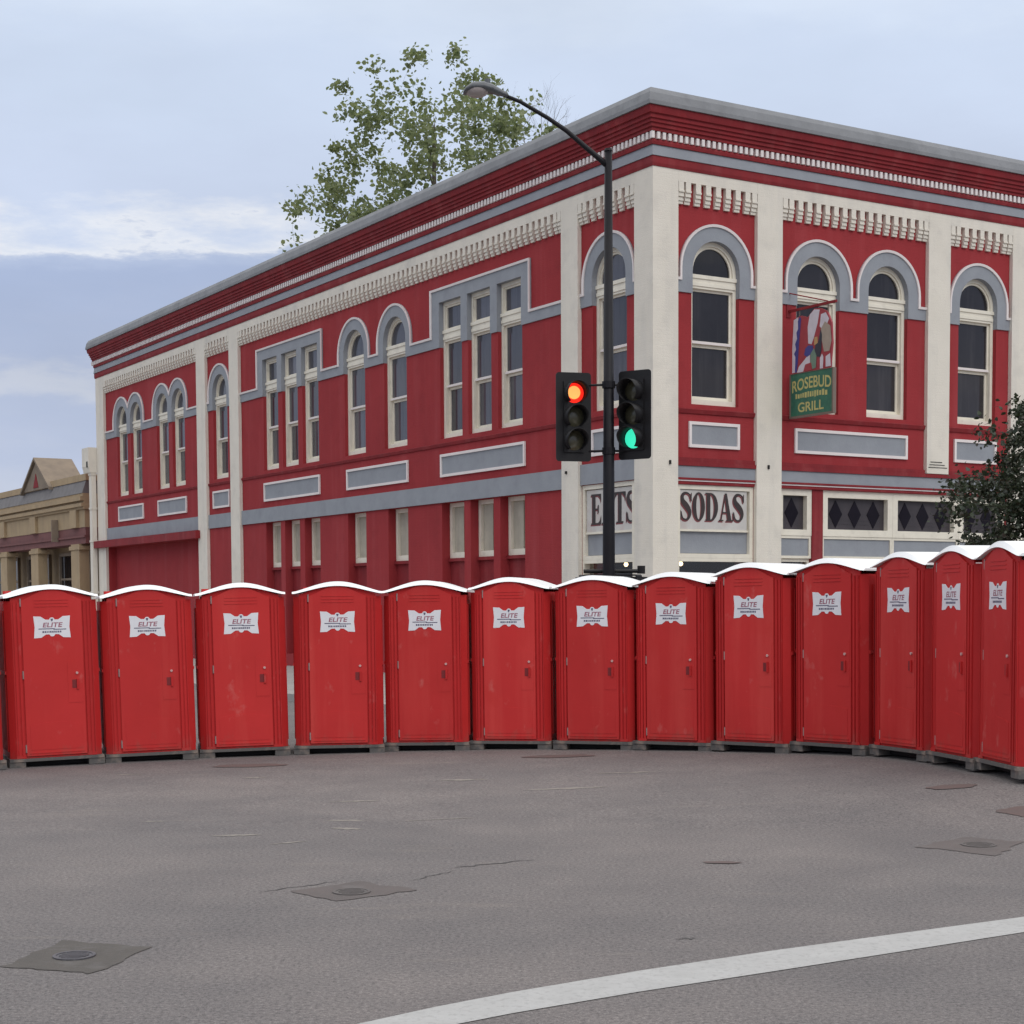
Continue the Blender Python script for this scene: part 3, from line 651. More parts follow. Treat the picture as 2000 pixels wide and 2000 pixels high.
# ------------------------------------------------------------------ hand lettered signs
def glyph(ch):
    """list of polygons (x, y) in a box about .66 x 1, heavy condensed serif"""
    P = []
    bx = lambda a, b_, c, d: P.append([(a, c), (b_, c), (b_, d), (a, d)])
    if ch == 'E':
        bx(.07, .26, .05, .95); bx(0, .60, 0, .055); bx(0, .60, .945, 1); bx(.26, .42, .48, .53); bx(.40, .46, .38, .64)
        P.append([(.60, .055), (.60, .30), (.53, .13), (.42, .055)]); P.append([(.60, .945), (.42, .945), (.53, .87), (.60, .70)])
    elif ch == 'A':
        P.append([(.09, .05), (.15, .05), (.36, .93), (.32, 1.0)]); P.append([(.46, .05), (.66, .05), (.42, 1.0), (.30, 1.0)])
        bx(.17, .48, .29, .335); bx(.0, .24, 0, .05); bx(.38, .74, 0, .05)
    elif ch == 'T':
        bx(.24, .43, .05, .945); bx(0, .67, .945, 1); bx(.13, .54, 0, .05)
        P.append([(0, .945), (0, .66), (.06, .84), (.20, .945)]); P.append([(.67, .945), (.47, .945), (.61, .84), (.67, .66)])
    elif ch == 'D':
        bx(.07, .26, .05, .95); bx(0, .30, 0, .05); bx(0, .30, .95, 1)
        o_ = arc(.26, .5, 1, 90, -90, 18); out = [(.28 + (x-.26)*.38, .5+(y-.5)*.5) for x, y in o_]; inn = [(.28 + (x-.26)*.19, .5+(y-.5)*.445) for x, y in o_]
        for i in range(18): P.append([out[i], out[i+1], inn[i+1], inn[i]])
    elif ch == 'O':
        o_ = arc(0, 0, 1, 0, 360, 36); out = [(.32+x*.32, .5+y*.51) for x, y in o_]; inn = [(.32+x*.125, .5+y*.455) for x, y in o_]
        for i in range(36): P.append([out[i], out[i+1], inn[i+1], inn[i]])
    elif ch == 'S':
        c = [(.56, .70), (.50, .90), (.34, .975), (.17, .925), (.115, .79), (.16, .66), (.30, .54), (.43, .41), (.50, .26), (.45, .10), (.30, .025), (.13, .09), (.06, .32)]
        wd = [.02, .03, .03, .06, .085, .105, .115, .11, .085, .055, .03, .035, .02]
        pts = []; ws = []
        for i in range(len(c)-1):
            p0 = Vector(c[max(i-1, 0)]); p1 = Vector(c[i]); p2 = Vector(c[i+1]); p3 = Vector(c[min(i+2, len(c)-1)])
            for k in range(4):
                t = k/4; pts.append(.5*((2*p1)+(p2-p0)*t+(2*p0-5*p1+4*p2-p3)*t*t+(3*p1-p0-3*p2+p3)*t**3)); ws.append(wd[i]*(1-t)+wd[i+1]*t)
        pts.append(Vector(c[-1])); ws.append(wd[-1])
        l = []; r_ = []
        for i, p in enumerate(pts):
            d = (pts[min(i+1, len(pts)-1)]-pts[max(i-1, 0)]).normalized(); nn = Vector((-d.y, d.x))*ws[i]; l.append(p+nn); r_.append(p-nn)
        for i in range(len(pts)-1): P.append([tuple(l[i]), tuple(l[i+1]), tuple(r_[i+1]), tuple(r_[i])])
        P.append([(.60, .66), (.60, .98), (.565, .98), (.54, .72)]); P.append([(.02, .02), (.055, .02), (.09, .28), (.02, .36)])
    return P
WID = {'E': .64, 'A': .72, 'T': .69, 'D': .70, 'O': .66, 'S': .64}
def shop_sign(face, text, b0, b1, z0, z1, t0, t1, tz0, tz1, mirror, label):
    e = empty('shop_sign', (CX, CY, 0), TH, None, label, 'sign')
    k = MB(face); k.box(b0, b1, -.095, -.035, z0, z1); k.build('board', 'sign_board', e)
    k = MB(face); k.prism([rect(b0-.0, b1+.0, z0-.045, z0-.002)], -.095, -.02); k.build('board_edge', 'cream_wood', e)
    tot = sum(WID[c] for c in text); sx = (t1-t0)/tot; h = tz1-tz0
    for mname, dx, dz, o0, nm in (('letter_red', -.022, -.028, -.033, 'letter_shade'), ('letter', 0, 0, -.029, 'letter')):
        x = 0
        for ci, ch in enumerate(text):
            k = MB(face)
            for qi, poly in enumerate(glyph(ch)):
                vs = []
                for px, py in poly:
                    uu = (x+px)*sx
                    u = (t1-uu-dx) if mirror else (t0+uu+dx)
                    vs.append((u, o0+.00004*qi, tz0+py*h+dz))
                k.add(vs, [tuple(range(len(vs)))])
            lo = k.build(nm, mname, e); x += WID[ch]
# on the left face u runs backwards (right to left), so the text is mirrored there
shop_sign(FL, 'EATS', .70, 2.43, 3.45, 4.33, .60, 2.26, 3.60, 4.24, True, 'weathered white shop sign lettered EATS left of the corner pilaster')
shop_sign(FR, 'SODAS', .665, 2.42, 3.445, 4.24, .675, 2.36, 3.62, 4.19, False, 'weathered white shop sign lettered SODAS right of the corner pilaster')

# ------------------------------------------------------------------ hanging painted sign (plane square to the right face)
def hanging_sign():
    U0 = 3.50
    e = empty('hanging_sign', (CX, CY, 0), TH, None, 'green hanging sign with a painted figure in regalia, on a red bracket above the shopfront', 'hanging sign')
    F = lambda a, o, z: (U0 - o, -a, z)       # a = distance out from the wall, o = towards the left face (seen side)
    k = MB(F); k.box(.12, 1.38, -.03, .03, 5.82, 6.70); k.build('green_board', 'sign_green', e)
    k = MB(F); k.prism([rect(.085, 1.415, 5.785, 6.705), rect(.125, 1.375, 5.825, 6.695)], -.042, .042); k.build('board_edge', 'frame_brown', e)
    # painted cut-out figure above
    fig = [(.16, 6.71), (.14, 7.3), (.18, 7.84), (.42, 7.88), (.62, 7.82), (.82, 7.97), (1.0, 7.95), (1.2, 7.86), (1.33, 7.62), (1.36, 7.2), (1.30, 6.71)]
    k = MB(F); k.prism([fig], -.02, .02); cut = k.build('painted_cutout', 'art_red', e)
    def art(name, m, pts, lv, ):
        q = MB(F); q.prism([pts], .021+.003*lv, .023+.003*lv); q.build(name, m, e)
        q = MB(F); q.prism([pts], -.023-.003*lv, -.021-.003*lv); q.build(name, m, e)
    art('painted_streamer', 'art_white', [(.15, 6.73), (.15, 7.25), (.19, 7.82), (.33, 7.86), (.32, 7.55), (.26, 7.2), (.24, 6.73)], 0)
    art('painted_streamer', 'art_blue', [(.24, 6.73), (.25, 7.05), (.21, 7.12), (.27, 7.2), (.24, 7.32), (.30, 7.42), (.28, 7.55), (.33, 7.62), (.32, 7.78), (.38, 7.86), (.42, 7.82), (.37, 7.4), (.32, 6.9), (.29, 6.73)], 1)
    art('painted_feathers', 'art_white', [(.64, 7.28), (.62, 7.62), (.68, 7.86), (.82, 7.95), (.98, 7.92), (.92, 7.66), (.80, 7.36), (.74, 7.25)], 0)
    art('painted_feathers', 'art_white', [(.98, 7.58), (1.02, 7.82), (1.16, 7.84), (1.26, 7.70), (1.20, 7.6), (1.08, 7.5)], 0)
    art('painted_coat', 'art_tan', [(1.05, 7.30), (1.02, 7.52), (1.14, 7.66), (1.30, 7.55), (1.34, 7.25), (1.28, 7.05), (1.12, 7.05)], 1)
    art('painted_face', 'art_gold', [(.82, 7.22), (.83, 7.38), (.92, 7.38), (.93, 7.24)], 1)
    art('painted_cloak', 'art_dark', [(.86, 7.22), (.94, 7.26), (1.02, 7.52), (1.06, 7.4), (1.04, 7.1), (1.0, 6.96), (.90, 6.98), (.84, 7.1)], 2)
    art('painted_shawl', 'art_blue', [(.52, 7.06), (.55, 7.18), (.64, 7.24), (.78, 7.22), (.80, 7.1), (.72, 7.05), (.62, 7.0)], 1)
    art('painted_tunic', 'art_green', [(.70, 6.72), (.72, 7.06), (.82, 7.16), (.90, 7.0), (.88, 6.76)], 2)
    art('painted_skirt', 'art_white', [(.30, 6.72), (.36, 6.84), (.52, 6.95), (.58, 7.0), (.70, 7.04), (.70, 6.85), (.56, 6.72)], 1)
    art('painted_sash', 'art_red', [(.5, 6.72), (.56, 6.86), (.74, 6.88), (.78, 6.72)], 3)
    art('painted_stripe', 'art_white', [(1.00, 6.72), (1.00, 6.94), (1.06, 7.02), (1.10, 6.95), (1.09, 6.72)], 1)
    art('painted_stripe', 'art_white', [(1.17, 6.74), (1.17, 6.95), (1.30, 7.0), (1.32, 6.74)], 1)
    # lettering
    def text(s, a, z, size, m, parent, arch=0.0, width=None):
        cu = bpy.data.curves.new('t', 'FONT'); cu.body = s; cu.size = size; cu.align_x = 'CENTER'; cu.offset = size*.018; cu.extrude = 0
        to = bpy.data.objects.new('t', cu); col.objects.link(to); dg = bpy.context.evaluated_depsgraph_get()
        me = bpy.data.meshes.new_from_object(to.evaluated_get(dg)); bpy.data.objects.remove(to)
        xs = [v.co.x for v in me.vertices]; w0 = max(xs)-min(xs); k_ = (width/w0) if width else 1
        q = MB(F)
        # seen side looks towards +u, so screen right is outwards (a grows)
        q.add([(a + v.co.x*k_, .0325, z + v.co.y - arch*(v.co.x*k_)**2) for v in me.vertices], [tuple(p.vertices) for p in me.polygons]); bpy.data.meshes.remove(me)
        return q.build('lettering', m, parent)
    text('ROSEBUD', .75, 6.37, .33, 'sign_gold', e, .16, 1.18)
    text('GRILL', .73, 5.90, .27, 'sign_gold', e, 0, .78)
    q = MB(F)
    rn = random.Random(3); a = .27
    while a < 1.18:
        w_ = rn.uniform(.035, .07); q.box(a, a+w_, .0305, .032, 6.17+rn.uniform(0, .02), 6.285+rn.uniform(-.02, .02)); a += w_+.025
    tag(q.build('small_lettering', 'sign_gold', e), kind='stuff')
    k = MB(F); k.box(.002, 1.45, -.025, .025, 8.00, 8.05); k.tube([(.03, 0, 8.4), (1.2, 0, 8.06)], .014, 6); k.box(.0, .02, -.06, .06, 7.9, 8.5); k.build('bracket', 'trim_red', e)
    for a in (.34, .92, 1.2):
        k = MB(F); k.box(a, a+.015, -.008, .008, 7.6, 8.0); k.build('hanger_rod', 'frame_brown', e)
hanging_sign()

# ------------------------------------------------------------------ stone building further down the left street
def stone_building():
    e = empty('stone_building', (CX, CY, 0), TH, None, 'buff sandstone building with slate roof and small gable at far left', 'building')
    U0, U1 = 37.4, 58.0
    cols_ = (38.6, 44.45, 49.5, 55.0)
    k = MB(FL); k.box(U0, U1, -8, -.9, .15, 5.0); k.build('wall', 'stone', e)
    k = MB(FL); k.box(U0, U1, -8, 0, 5.02, 5.72); k.build('upper_wall', 'stone', e)
    k = MB(FL); k.box(U0, U1, -.8, -.02, 4.38, 5.018); k.box(U0, U1, -.8, .04, 4.62, 4.70); k.build('signboard_band', 'dull_red', e)
    k = MB(FL)
    for o, z0, z1 in ((.08, 5.722, 5.82), (.16, 5.82, 5.96), (.06, 5.96, 6.05), (.20, 6.05, 6.22), (.10, 6.22, 6.338)): k.box(U0-.1, U1, -1, o, z0, z1-.001)
    k.build('cornice', 'stone', e)
    k = MB(FL); k.add([(u, o, z) for u in (U0-.1, U1) for o, z in ((.12, 6.34), (-.05, 6.83), (-.05, 6.84), (-.8, 6.84), (-.8, 6.34))], [(0, 1, 6, 5), (1, 2, 7, 6), (2, 3, 8, 7), (3, 4, 9, 8), (0, 4, 3, 2, 1), (5, 6, 7, 8, 9)]); rf_ = k.build('roof', 'stone_grey', e)
    k = MB(FL); k.box(U0-.15, U1, -.85, -.02, 6.842, 7.10); k.build('parapet_cap', 'stone', e)
    # gable
    k = MB(FL); k.prism([[(45.9, 6.85), (42.0, 6.85), (43.95, 8.02)]], -.35, .05); k.build('gable_wall', 'stone_dull', e)
    k = MB(FL)
    k.add([(46.15, .15, 6.74), (43.95, .15, 8.12), (41.75, .15, 6.74), (46.15, -1.5, 6.74), (43.95, -1.5, 8.12), (41.75, -1.5, 6.74),
           (46.15, .15, 6.86), (43.95, .15, 8.23), (41.75, .15, 6.86), (46.15, -1.5, 6.86), (43.95, -1.5, 8.23), (41.75, -1.5, 6.86)],
          [(6, 7, 10, 9), (7, 8, 11, 10), (0, 3, 4, 1), (1, 4, 5, 2), (0, 1, 7, 6), (1, 2, 8, 7), (3, 9, 10, 4), (4, 10, 11, 5), (0, 6, 9, 3), (2, 5, 11, 8)])
    k.build('gable_roof', 'stone_dull', e)
    k = MB(FL); k.prism([[(44.35, 6.95), (43.6, 6.95), (43.95, 7.55)]], .052, .07); k.build('gable_vent', 'trim_red', e)
    for c in cols_:
        k = MB(FL); k.box(c-.55, c+.55, -.35, .05, .15, 4.378); k.box(c-.42, c+.42, -.02, .12, 5.022, 5.72); k.box(c-.7, c+.7, -.4, .09, 4.15, 4.3); k.build('column', 'stone', e)
    for a, b_ in zip(cols_[:-1], cols_[1:]):
        mid = (a+b_)/2
        for u0, u1 in ((a+.75, mid-.2), (mid+.2, b_-.75)):
            k = MB(FL); k.prism([rect(u0, u1, .6, 4.15), rect(u0+.1, u1-.1, .75, 4.02)], -.95, -.78); w = k.build('window', 'stone_dull', e)
            k = MB(FL); k.box(u0+.1, u1-.1, -.88, -.87, .75, 4.02); k.build('pane', 'glass', w)
            k = MB(FL); k.box(u0+.1, u1-.1, -.869, -.83, 3.0, 3.09); k.build('glazing_bar', 'stone_dull', w)
    k = MB(FL); k.box(41.0, 41.06, .0, .28, 4.55, 5.45); k.build('blade_sign', 'stone_dull', e)
stone_building()

# ------------------------------------------------------------------ portable toilets
W, D = 1.085, 1.12
def roof_profile(dz, n=26, w=W/2+.012):
    pts = []
    for i in range(n+1):
        x = -w + 2*w*i/n; t = abs(x)/w
        s = .5*(max(0, 1-(t/.96)**2.2)) + .5*.5*(1+math.cos(math.pi*min(1, t/.98)))
        pts.append((x, 2.165 + .135*s + dz + (.032*(1-s) if dz < 0 else 0)))
    return pts
def sticker_outline():
    w, h = .215, .138
    tp = [(-w, h), (-.13, h-.005), (-.075, h-.045), (-.035, h-.046), (-.018, h-.022), (0, h-.018), (.018, h-.022), (.035, h-.046), (.075, h-.045), (.13, h-.005), (w, h)]
    return tp + [(w-.012, 0)] + [(x, -z) for x, z in reversed(tp)] + [(-w+.012, 0)]
def text_mesh(s, size, width, shear=0.0):
    cu = bpy.data.curves.new('t', 'FONT'); cu.body = s; cu.size = size; cu.align_x = 'CENTER'; cu.offset = size*.02; cu.shear = shear
    to = bpy.data.objects.new('t', cu); col.objects.link(to); dg = bpy.context.evaluated_depsgraph_get()
    me = bpy.data.meshes.new_from_object(to.evaluated_get(dg)); bpy.data.objects.remove(to)
    xs = [v.co.x for v in me.vertices]; k_ = width/(max(xs)-min(xs))
    vs = [(v.co.x*k_, v.co.y) for v in me.vertices]; fs = [tuple(p.vertices) for p in me.polygons]; bpy.data.meshes.remove(me); return vs, fs
def make_toilet():
    e = empty('portable_toilet')
    hw = W/2
    # skid: slab on runners with dark gap between
    k = MB(); k.box(-hw-.015, hw+.015, -.025, D+.02, .078, .115)
    k.build('skid', 'skid', e)
    for x0, x1 in ((-hw-.02, -hw+.17), (hw-.17, hw+.02)):
        k = MB(); k.box(x0, x1, -.012, D+.015, .0, .077); k.build('skid_runner', 'skid', e)
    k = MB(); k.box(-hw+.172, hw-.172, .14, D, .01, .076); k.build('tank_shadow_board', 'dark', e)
    # body shell with chamfered corner posts
    c = .07; y0 = .012
    fp = [(-hw+c, y0), (hw-c, y0), (hw, y0+c), (hw, D-c), (hw-c, D), (-hw+c, D), (-hw, D-c), (-hw, y0+c)]
    n = len(fp); k = MB()
    k.add([(x, y, .116) for x, y in fp] + [(x, y, 2.10) for x, y in fp], [(i, (i+1) % n, n+(i+1) % n, n+i) for i in range(n)] + [tuple(range(n))[::-1]])
    arch = [(x, z-.03) for x, z in roof_profile(0, 26, hw-c)]
    arch = [(x, min(z, 2.30)) for x, z in arch]
    k.prism([[(hw-c, 2.02), (-hw+c, 2.02)] + arch], y0+.001, y0+.02)
    k.prism([[(hw-c, 2.02), (-hw+c, 2.02)] + arch], D-.02, D-.001)
    k.build('shell', 'red_plastic', e)
    # corner posts on the front: raised vertical ribs
    for s in (-1, 1):
        k = MB()
        for a, b_, d in ((.372, .40, .016), (.418, .445, .010), (.458, .468, .014)):
            k.box(min(s*a, s*b_), max(s*a, s*b_), y0-d, y0+.002, .15, 2.085)
        k.box(min(s*.362, s*.474), max(s*.362, s*.474), y0-.018, y0+.002, .118, .149)
        k.build('corner_post', 'red_plastic', e)
    # side ribs
    for s in (-1, 1):
        k = MB()
        for y in (.16, .30, .44, .58, .72, .86):
            k.box(min(s*hw, s*(hw+.014)), max(s*hw, s*(hw+.014)), y, y+.07, .20, 1.98)
        k.box(min(s*hw, s*(hw+.016)), max(s*hw, s*(hw+.016)), .09, D-.1, 1.18, 1.22)
        k.build('side_panel', 'red_plastic', e)
    # door with embossed panels
    dw = .352
    darch = [(x, z-.055) for x, z in roof_profile(0, 20, dw)]
    k = MB(); k.prism([[(dw, .145), (-dw, .145)] + [(x, 2.05+(z-2.05)*.98) for x, z in darch]], y0-.022, y0+.0005)
    k.box(-dw+.03, dw-.03, y0-.028, y0-.021, .175, .19)
    for z in (2.02, 2.06, 2.10): k.box(-.20, .20, y0-.027, y0-.021, z, z+.014)
    k.prism([[(-dw+.05, .22), (dw-.05, .22)] + [(x_, .52+.05*math.sin(math.pi*(x_+dw)/(2*dw))) for x_ in (dw-.05, .15, 0, -.15, -dw+.05)]], y0-.0255, y0-.0215)
    k.box(.16, .33, y0-.0255, y0-.0215, .80, 1.33)
    door = k.build('door', 'door_plastic', e)
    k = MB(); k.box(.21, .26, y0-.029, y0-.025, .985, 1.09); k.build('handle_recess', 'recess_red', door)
    k = MB(); k.box(.262, .285, y0-.045, y0-.025, .97, 1.10); k.build('handle', 'red_plastic', door)
    k = MB(); k.tube([(.27, y0-.025, 1.175), (.27, y0-.040, 1.175)], .016, 10); k.build('latch', 'latch', door)
    for z in (.19, 1.12, 2.03):
        k = MB(); k.tube([(-dw-.006, y0-.016, z), (-dw-.006, y0-.016, z+.10)], .010, 6); k.build('hinge', 'steel', door)
    # roof
    up = roof_profile(0); lo = roof_profile(-.060)
    k = MB(); nu = len(up)
    k.add([(x, .002, z) for x, z in up] + [(x, -.036, z) for x, z in lo] + [(x, D+.036, z) for x, z in lo] + [(x, D-.002, z) for x, z in up],
          [(r_*nu+i, r_*nu+i+1, ((r_+1) % 4)*nu+i+1, ((r_+1) % 4)*nu+i) for r_ in range(4) for i in range(nu-1)] + [(0, nu, 2*nu, 3*nu), (nu-1, 4*nu-1, 3*nu-1, 2*nu-1)])
    k.build('roof', 'roof_white', e)
    # sticker
    zc = 1.765
    k = MB(); k.prism([[(x, zc+z) for x, z in sticker_outline()]], y0-.0245, y0-.0215); sk = k.build('sticker', 'sticker', e)
    vs, fs = text_mesh('ELITE', .082, .235, .18)
    k = MB(); k.add([(x, y0-.0262, zc-.002+z) for x, z in vs], fs); k.build('lettering', 'ink_red', sk)
    k = MB(); k.box(-.16, .03, y0-.0262, y0-.0246, zc-.028, zc-.017); k.box(.015, .165, y0-.0262, y0-.0246, zc-.036, zc-.025); k.prism([[(-.016, zc+.104), (.016, zc+.104), (.006, zc+.072), (-.006, zc+.072)]], y0-.0268, y0-.0246)
    rn = random.Random(2); x = -.115
    while x < .11:
        w_ = rn.uniform(.010, .02); k.box(x, x+w_, y0-.0262, y0-.0246, zc-.072, zc-.050); x += w_+.007
    tag(k.build('print', 'ink_blue', sk), kind='stuff')
    # vent pipe at the back
    k = MB(); k.tube([(-hw+.14, D-.10, 1.9), (-hw+.14, D-.10, 2.235)], .05, 12); k.build('vent_pipe', 'red_plastic', e)
    return e
proto = make_toilet()
T = [(-6.82, 20.12, 31, 1.0), (-5.785, 20.82, 23, 1.2), (-4.685, 21.30, 17, 1.2), (-3.540, 21.70, 12, 1.0), (-2.310, 21.90, 5, .3), (-1.150, 22.05, -4, .5),
     (-.020, 21.97, -13, .5), (1.075, 21.57, -21, .5), (2.058, 21.05, -31, .5), (2.955, 20.36, -40, .6), (3.782, 19.62, -49, .6), (4.40, 18.65, -69, .4), (4.69, 17.50, -79, .3), (4.875, 16.45, -84, .2)]
TW = (1.05, 1.05, 1.055, 1.06, 1.075, 1.03, 1, 1, 1, 1, 1, 1, 1, 1)
TL = ['a sliver cut off by the left picture edge', 'whole one nearest the left edge', 'second whole one from the left edge', 'third whole one from the left edge', 'fourth whole one from the left edge',
      'fifth whole one from the left edge', 'sixth whole one from the left edge', 'standing right in front of the traffic signal pole', 'next right of the signal pole',
      'below the SODAS sign, third from the signal pole', 'last one facing forward before the row turns', 'first of the three turned sideways at right', 'middle of the three turned sideways at right', 'cut off by the right edge of the picture']
for i, (x, y, a, tilt) in enumerate(T):
    o = proto if i == 0 else copy_tree(proto)
    o.location = (x, y, ground_h(x, y) + (0, .0, 0, 0, 0, 0, 0, 0, 0, .01, .02, .02, .03, .04)[i]); o.rotation_euler = (0, -R(tilt), R(a))
    s = 1.0 + .004*math.sin(i*2.3) + (.018 if i > 8 else 0)
    o.scale = (TW[i], 1, s)
    tag(o, 'red portable toilet with white roof, ' + TL[i], 'portable toilet', 'portable toilets in a curved row')

# ------------------------------------------------------------------ signal and street light pole
def signal_pole():
    e = empty('signal_pole', (1.48, 25.0, .0), 0, None, 'tall dark pole with traffic lights and a curved street lamp arm', 'signal pole')
    k = MB(); k.tube([(0, 0, .02), (0, 0, .5), (0, 0, 3), (0, 0, 8.70)], [.115, .105, .092, .056], 16); k.build('pole', 'pole', e, True)
    k = MB(); k.tube([(0, 0, 8.70), (0, 0, 8.74)], [.064, .05], 16); k.build('pole_cap', 'pole', e)
    k = MB(); k.tube([(0, 0, 0), (0, 0, .30), (0, 0, .34)], [.20, .18, .12], 16); k.build('pole_base', 'pole', e, True)
    pts = [(-.03, 0, 8.50), (-.12, 0, 8.58), (-.35, 0, 8.77), (-.62, 0, 9.0), (-.90, 0, 9.19), (-1.31, 0, 9.43), (-1.57, 0, 9.535)]
    k = MB(); k.tube(pts, [.045, .042, .038, .034, .031, .028, .027], 10); arm = k.build('lamp_arm', 'pole', e, True)
    # cobra head lamp
    sec = [(-1.50, 9.515, .045, .045), (-1.58, 9.545, .075, .06), (-1.72, 9.60, .13, .085), (-1.85, 9.625, .16, .10), (-2.02, 9.62, .17, .095), (-2.12, 9.585, .14, .06), (-2.165, 9.555, .06, .025)]
    vs = []; fs = []; sg = 16
    for x, z, hy, hz in sec:
        for q in range(sg):
            a = 2*math.pi*q/sg; zz = math.sin(a)*hz; vs.append((x, math.cos(a)*hy, z + (zz if zz > 0 else zz*.55)))
    for i in range(len(sec)-1):
        for q in range(sg): fs.append((i*sg+q, i*sg+(q+1) % sg, (i+1)*sg+(q+1) % sg, (i+1)*sg+q))
    fs += [tuple(range(sg)), tuple((len(sec)-1)*sg+q for q in range(sg))]
    k = MB(); k.add(vs, fs); lamp = k.build('lamp_head', 'lamp_body', e, True)
    k = MB()
    vs = []; fs = []; prof = [(.155, 0), (.15, -.04), (.12, -.085), (.07, -.115), (.01, -.125)]
    for r_, dz in prof:
        for q in range(18): a = 2*math.pi*q/18; vs.append((-1.96+1.15*r_*math.cos(a), r_*math.sin(a), 9.60+dz*.8))
    for i in range(len(prof)-1):
        for q in range(18): fs.append((i*18+q, i*18+(q+1) % 18, (i+1)*18+(q+1) % 18, (i+1)*18+q))
    fs.append(tuple(4*18+q for q in range(18))); k.add(vs, fs); k.build('lamp_lens', 'lamp_lens', lamp, True)
    k = MB(); k.tube([(-1.80, 0, 9.70), (-1.80, 0, 9.76)], .045, 10); k.build('photo_cell', 'lamp_body', lamp)
    def rounded(w, h, r_):
        return arc(w-r_, h-r_, r_, 0, 90, 5) + arc(-w+r_, h-r_, r_, 90, 180, 5) + arc(-w+r_, -h+r_, r_, 180, 270, 5) + arc(w-r_, -h+r_, r_, 270, 360, 5)
    def head(x, y, z, yaw, lit):
        h = empty('signal_head', (x, y, z), R(yaw), e)
        k = MB(); k.prism([rounded(.275, .665, .05)], .0, .012); k.build('backplate', 'black', h)
        k = MB()
        for q in (-1, 0, 1): k.box(-.17, .17, .013, .19, q*.355-.172, q*.355+.172)
        k.box(-.16, .16, -.03, -.001, -.53, .53)
        k.build('housing', 'black', h)
        for q in (1, 0, -1):
            zc = q*.355; on = (lit == 'red' and q == 1) or (lit == 'green' and q == -1)
            m = ('lens_red' if lit == 'red' else 'lens_green') if on else 'lens_off'
            vs = []; fs = []; prof = [(.15, -.032), (.12, -.052), (.07, -.066), (.0, -.07)]
            for r_, yy in prof:
                for s in range(20): a = 2*math.pi*s/20; vs.append((r_*math.cos(a), yy, zc+r_*math.sin(a)))
            for i in range(3):
                for s in range(20): fs.append((i*20+s, i*20+(s+1) % 20, (i+1)*20+(s+1) % 20, (i+1)*20+s))
            k = MB(); k.add(vs, fs); k.build('lens', m, h, True)
            if on and lit == 'red':
                k = MB(); k.prism([arc(-.015, zc, .098, 0, 345, 23)], -.082, -.072); k.build('lens_core', 'lens_core', h)
            # tunnel visor, open at the bottom
            vs = []; fs = []
            for i, ang in enumerate(range(-55, 236, 10)):
                a = R(ang); ln_ = -.29 if ang > 20 and ang < 160 else -.29+.10*min(1, (20-ang if ang <= 20 else ang-160)/75)
                for r_ in (.157, .164):
                    vs += [(r_*math.cos(a), -.03, zc+r_*math.sin(a)), (r_*math.cos(a), ln_, zc+r_*math.sin(a))]
            nn = len(vs)//4
            for i in range(nn-1):
                b_ = i*4; c_ = b_+4
                fs += [(b_, b_+1, c_+1, c_), (b_+2, c_+2, c_+3, b_+3), (b_+1, b_+3, c_+3, c_+1)]
            k = MB(); k.add(vs, fs); k.build('visor', 'visor_red' if on and lit == 'red' and False else 'black', h, True)
    head(-.53, -.02, 4.76, 14, 'red')
    head(.39, -.04, 4.785, -33, 'green')
    for z in (5.24, 4.25):
        k = MB(); k.tube([(-.50, .10, z), (-.09, 0, z)], .018, 8); k.tube([(.09, 0, z), (.42, .08, z)], .018, 8); k.build('signal_bracket', 'pole', e)
        k = MB(); k.tube([(0, 0, z-.05), (0, 0, z+.05)], .10, 14); k.build('clamp', 'pole', e)
    for x, yaw in ((-.24, 20), (.30, -35)):
        h = empty('pedestrian_signal', (x, -.02, 2.15), R(yaw), e)
        k = MB(); k.box(-.21, .21, .0, .20, -.22, .20); k.build('housing', 'black', h)
        k = MB(); k.prism([rounded(.235, .235, .03), rounded(.215, .215, .02)], -.16, .0); k.build('visor', 'black', h)
        k = MB(); k.box(-.19, .19, -.012, -.001, -.19, .19); k.build('face', 'ped_hand', h)
    k = MB(); k.tube([(-.38, .1, 2.44), (.52, .1, 2.44)], .03, 8); k.tube([(.50, .1, 2.40), (.50, .1, 2.52)], .06, 12); k.build('pedestrian_bracket', 'black', e)
signal_pole()

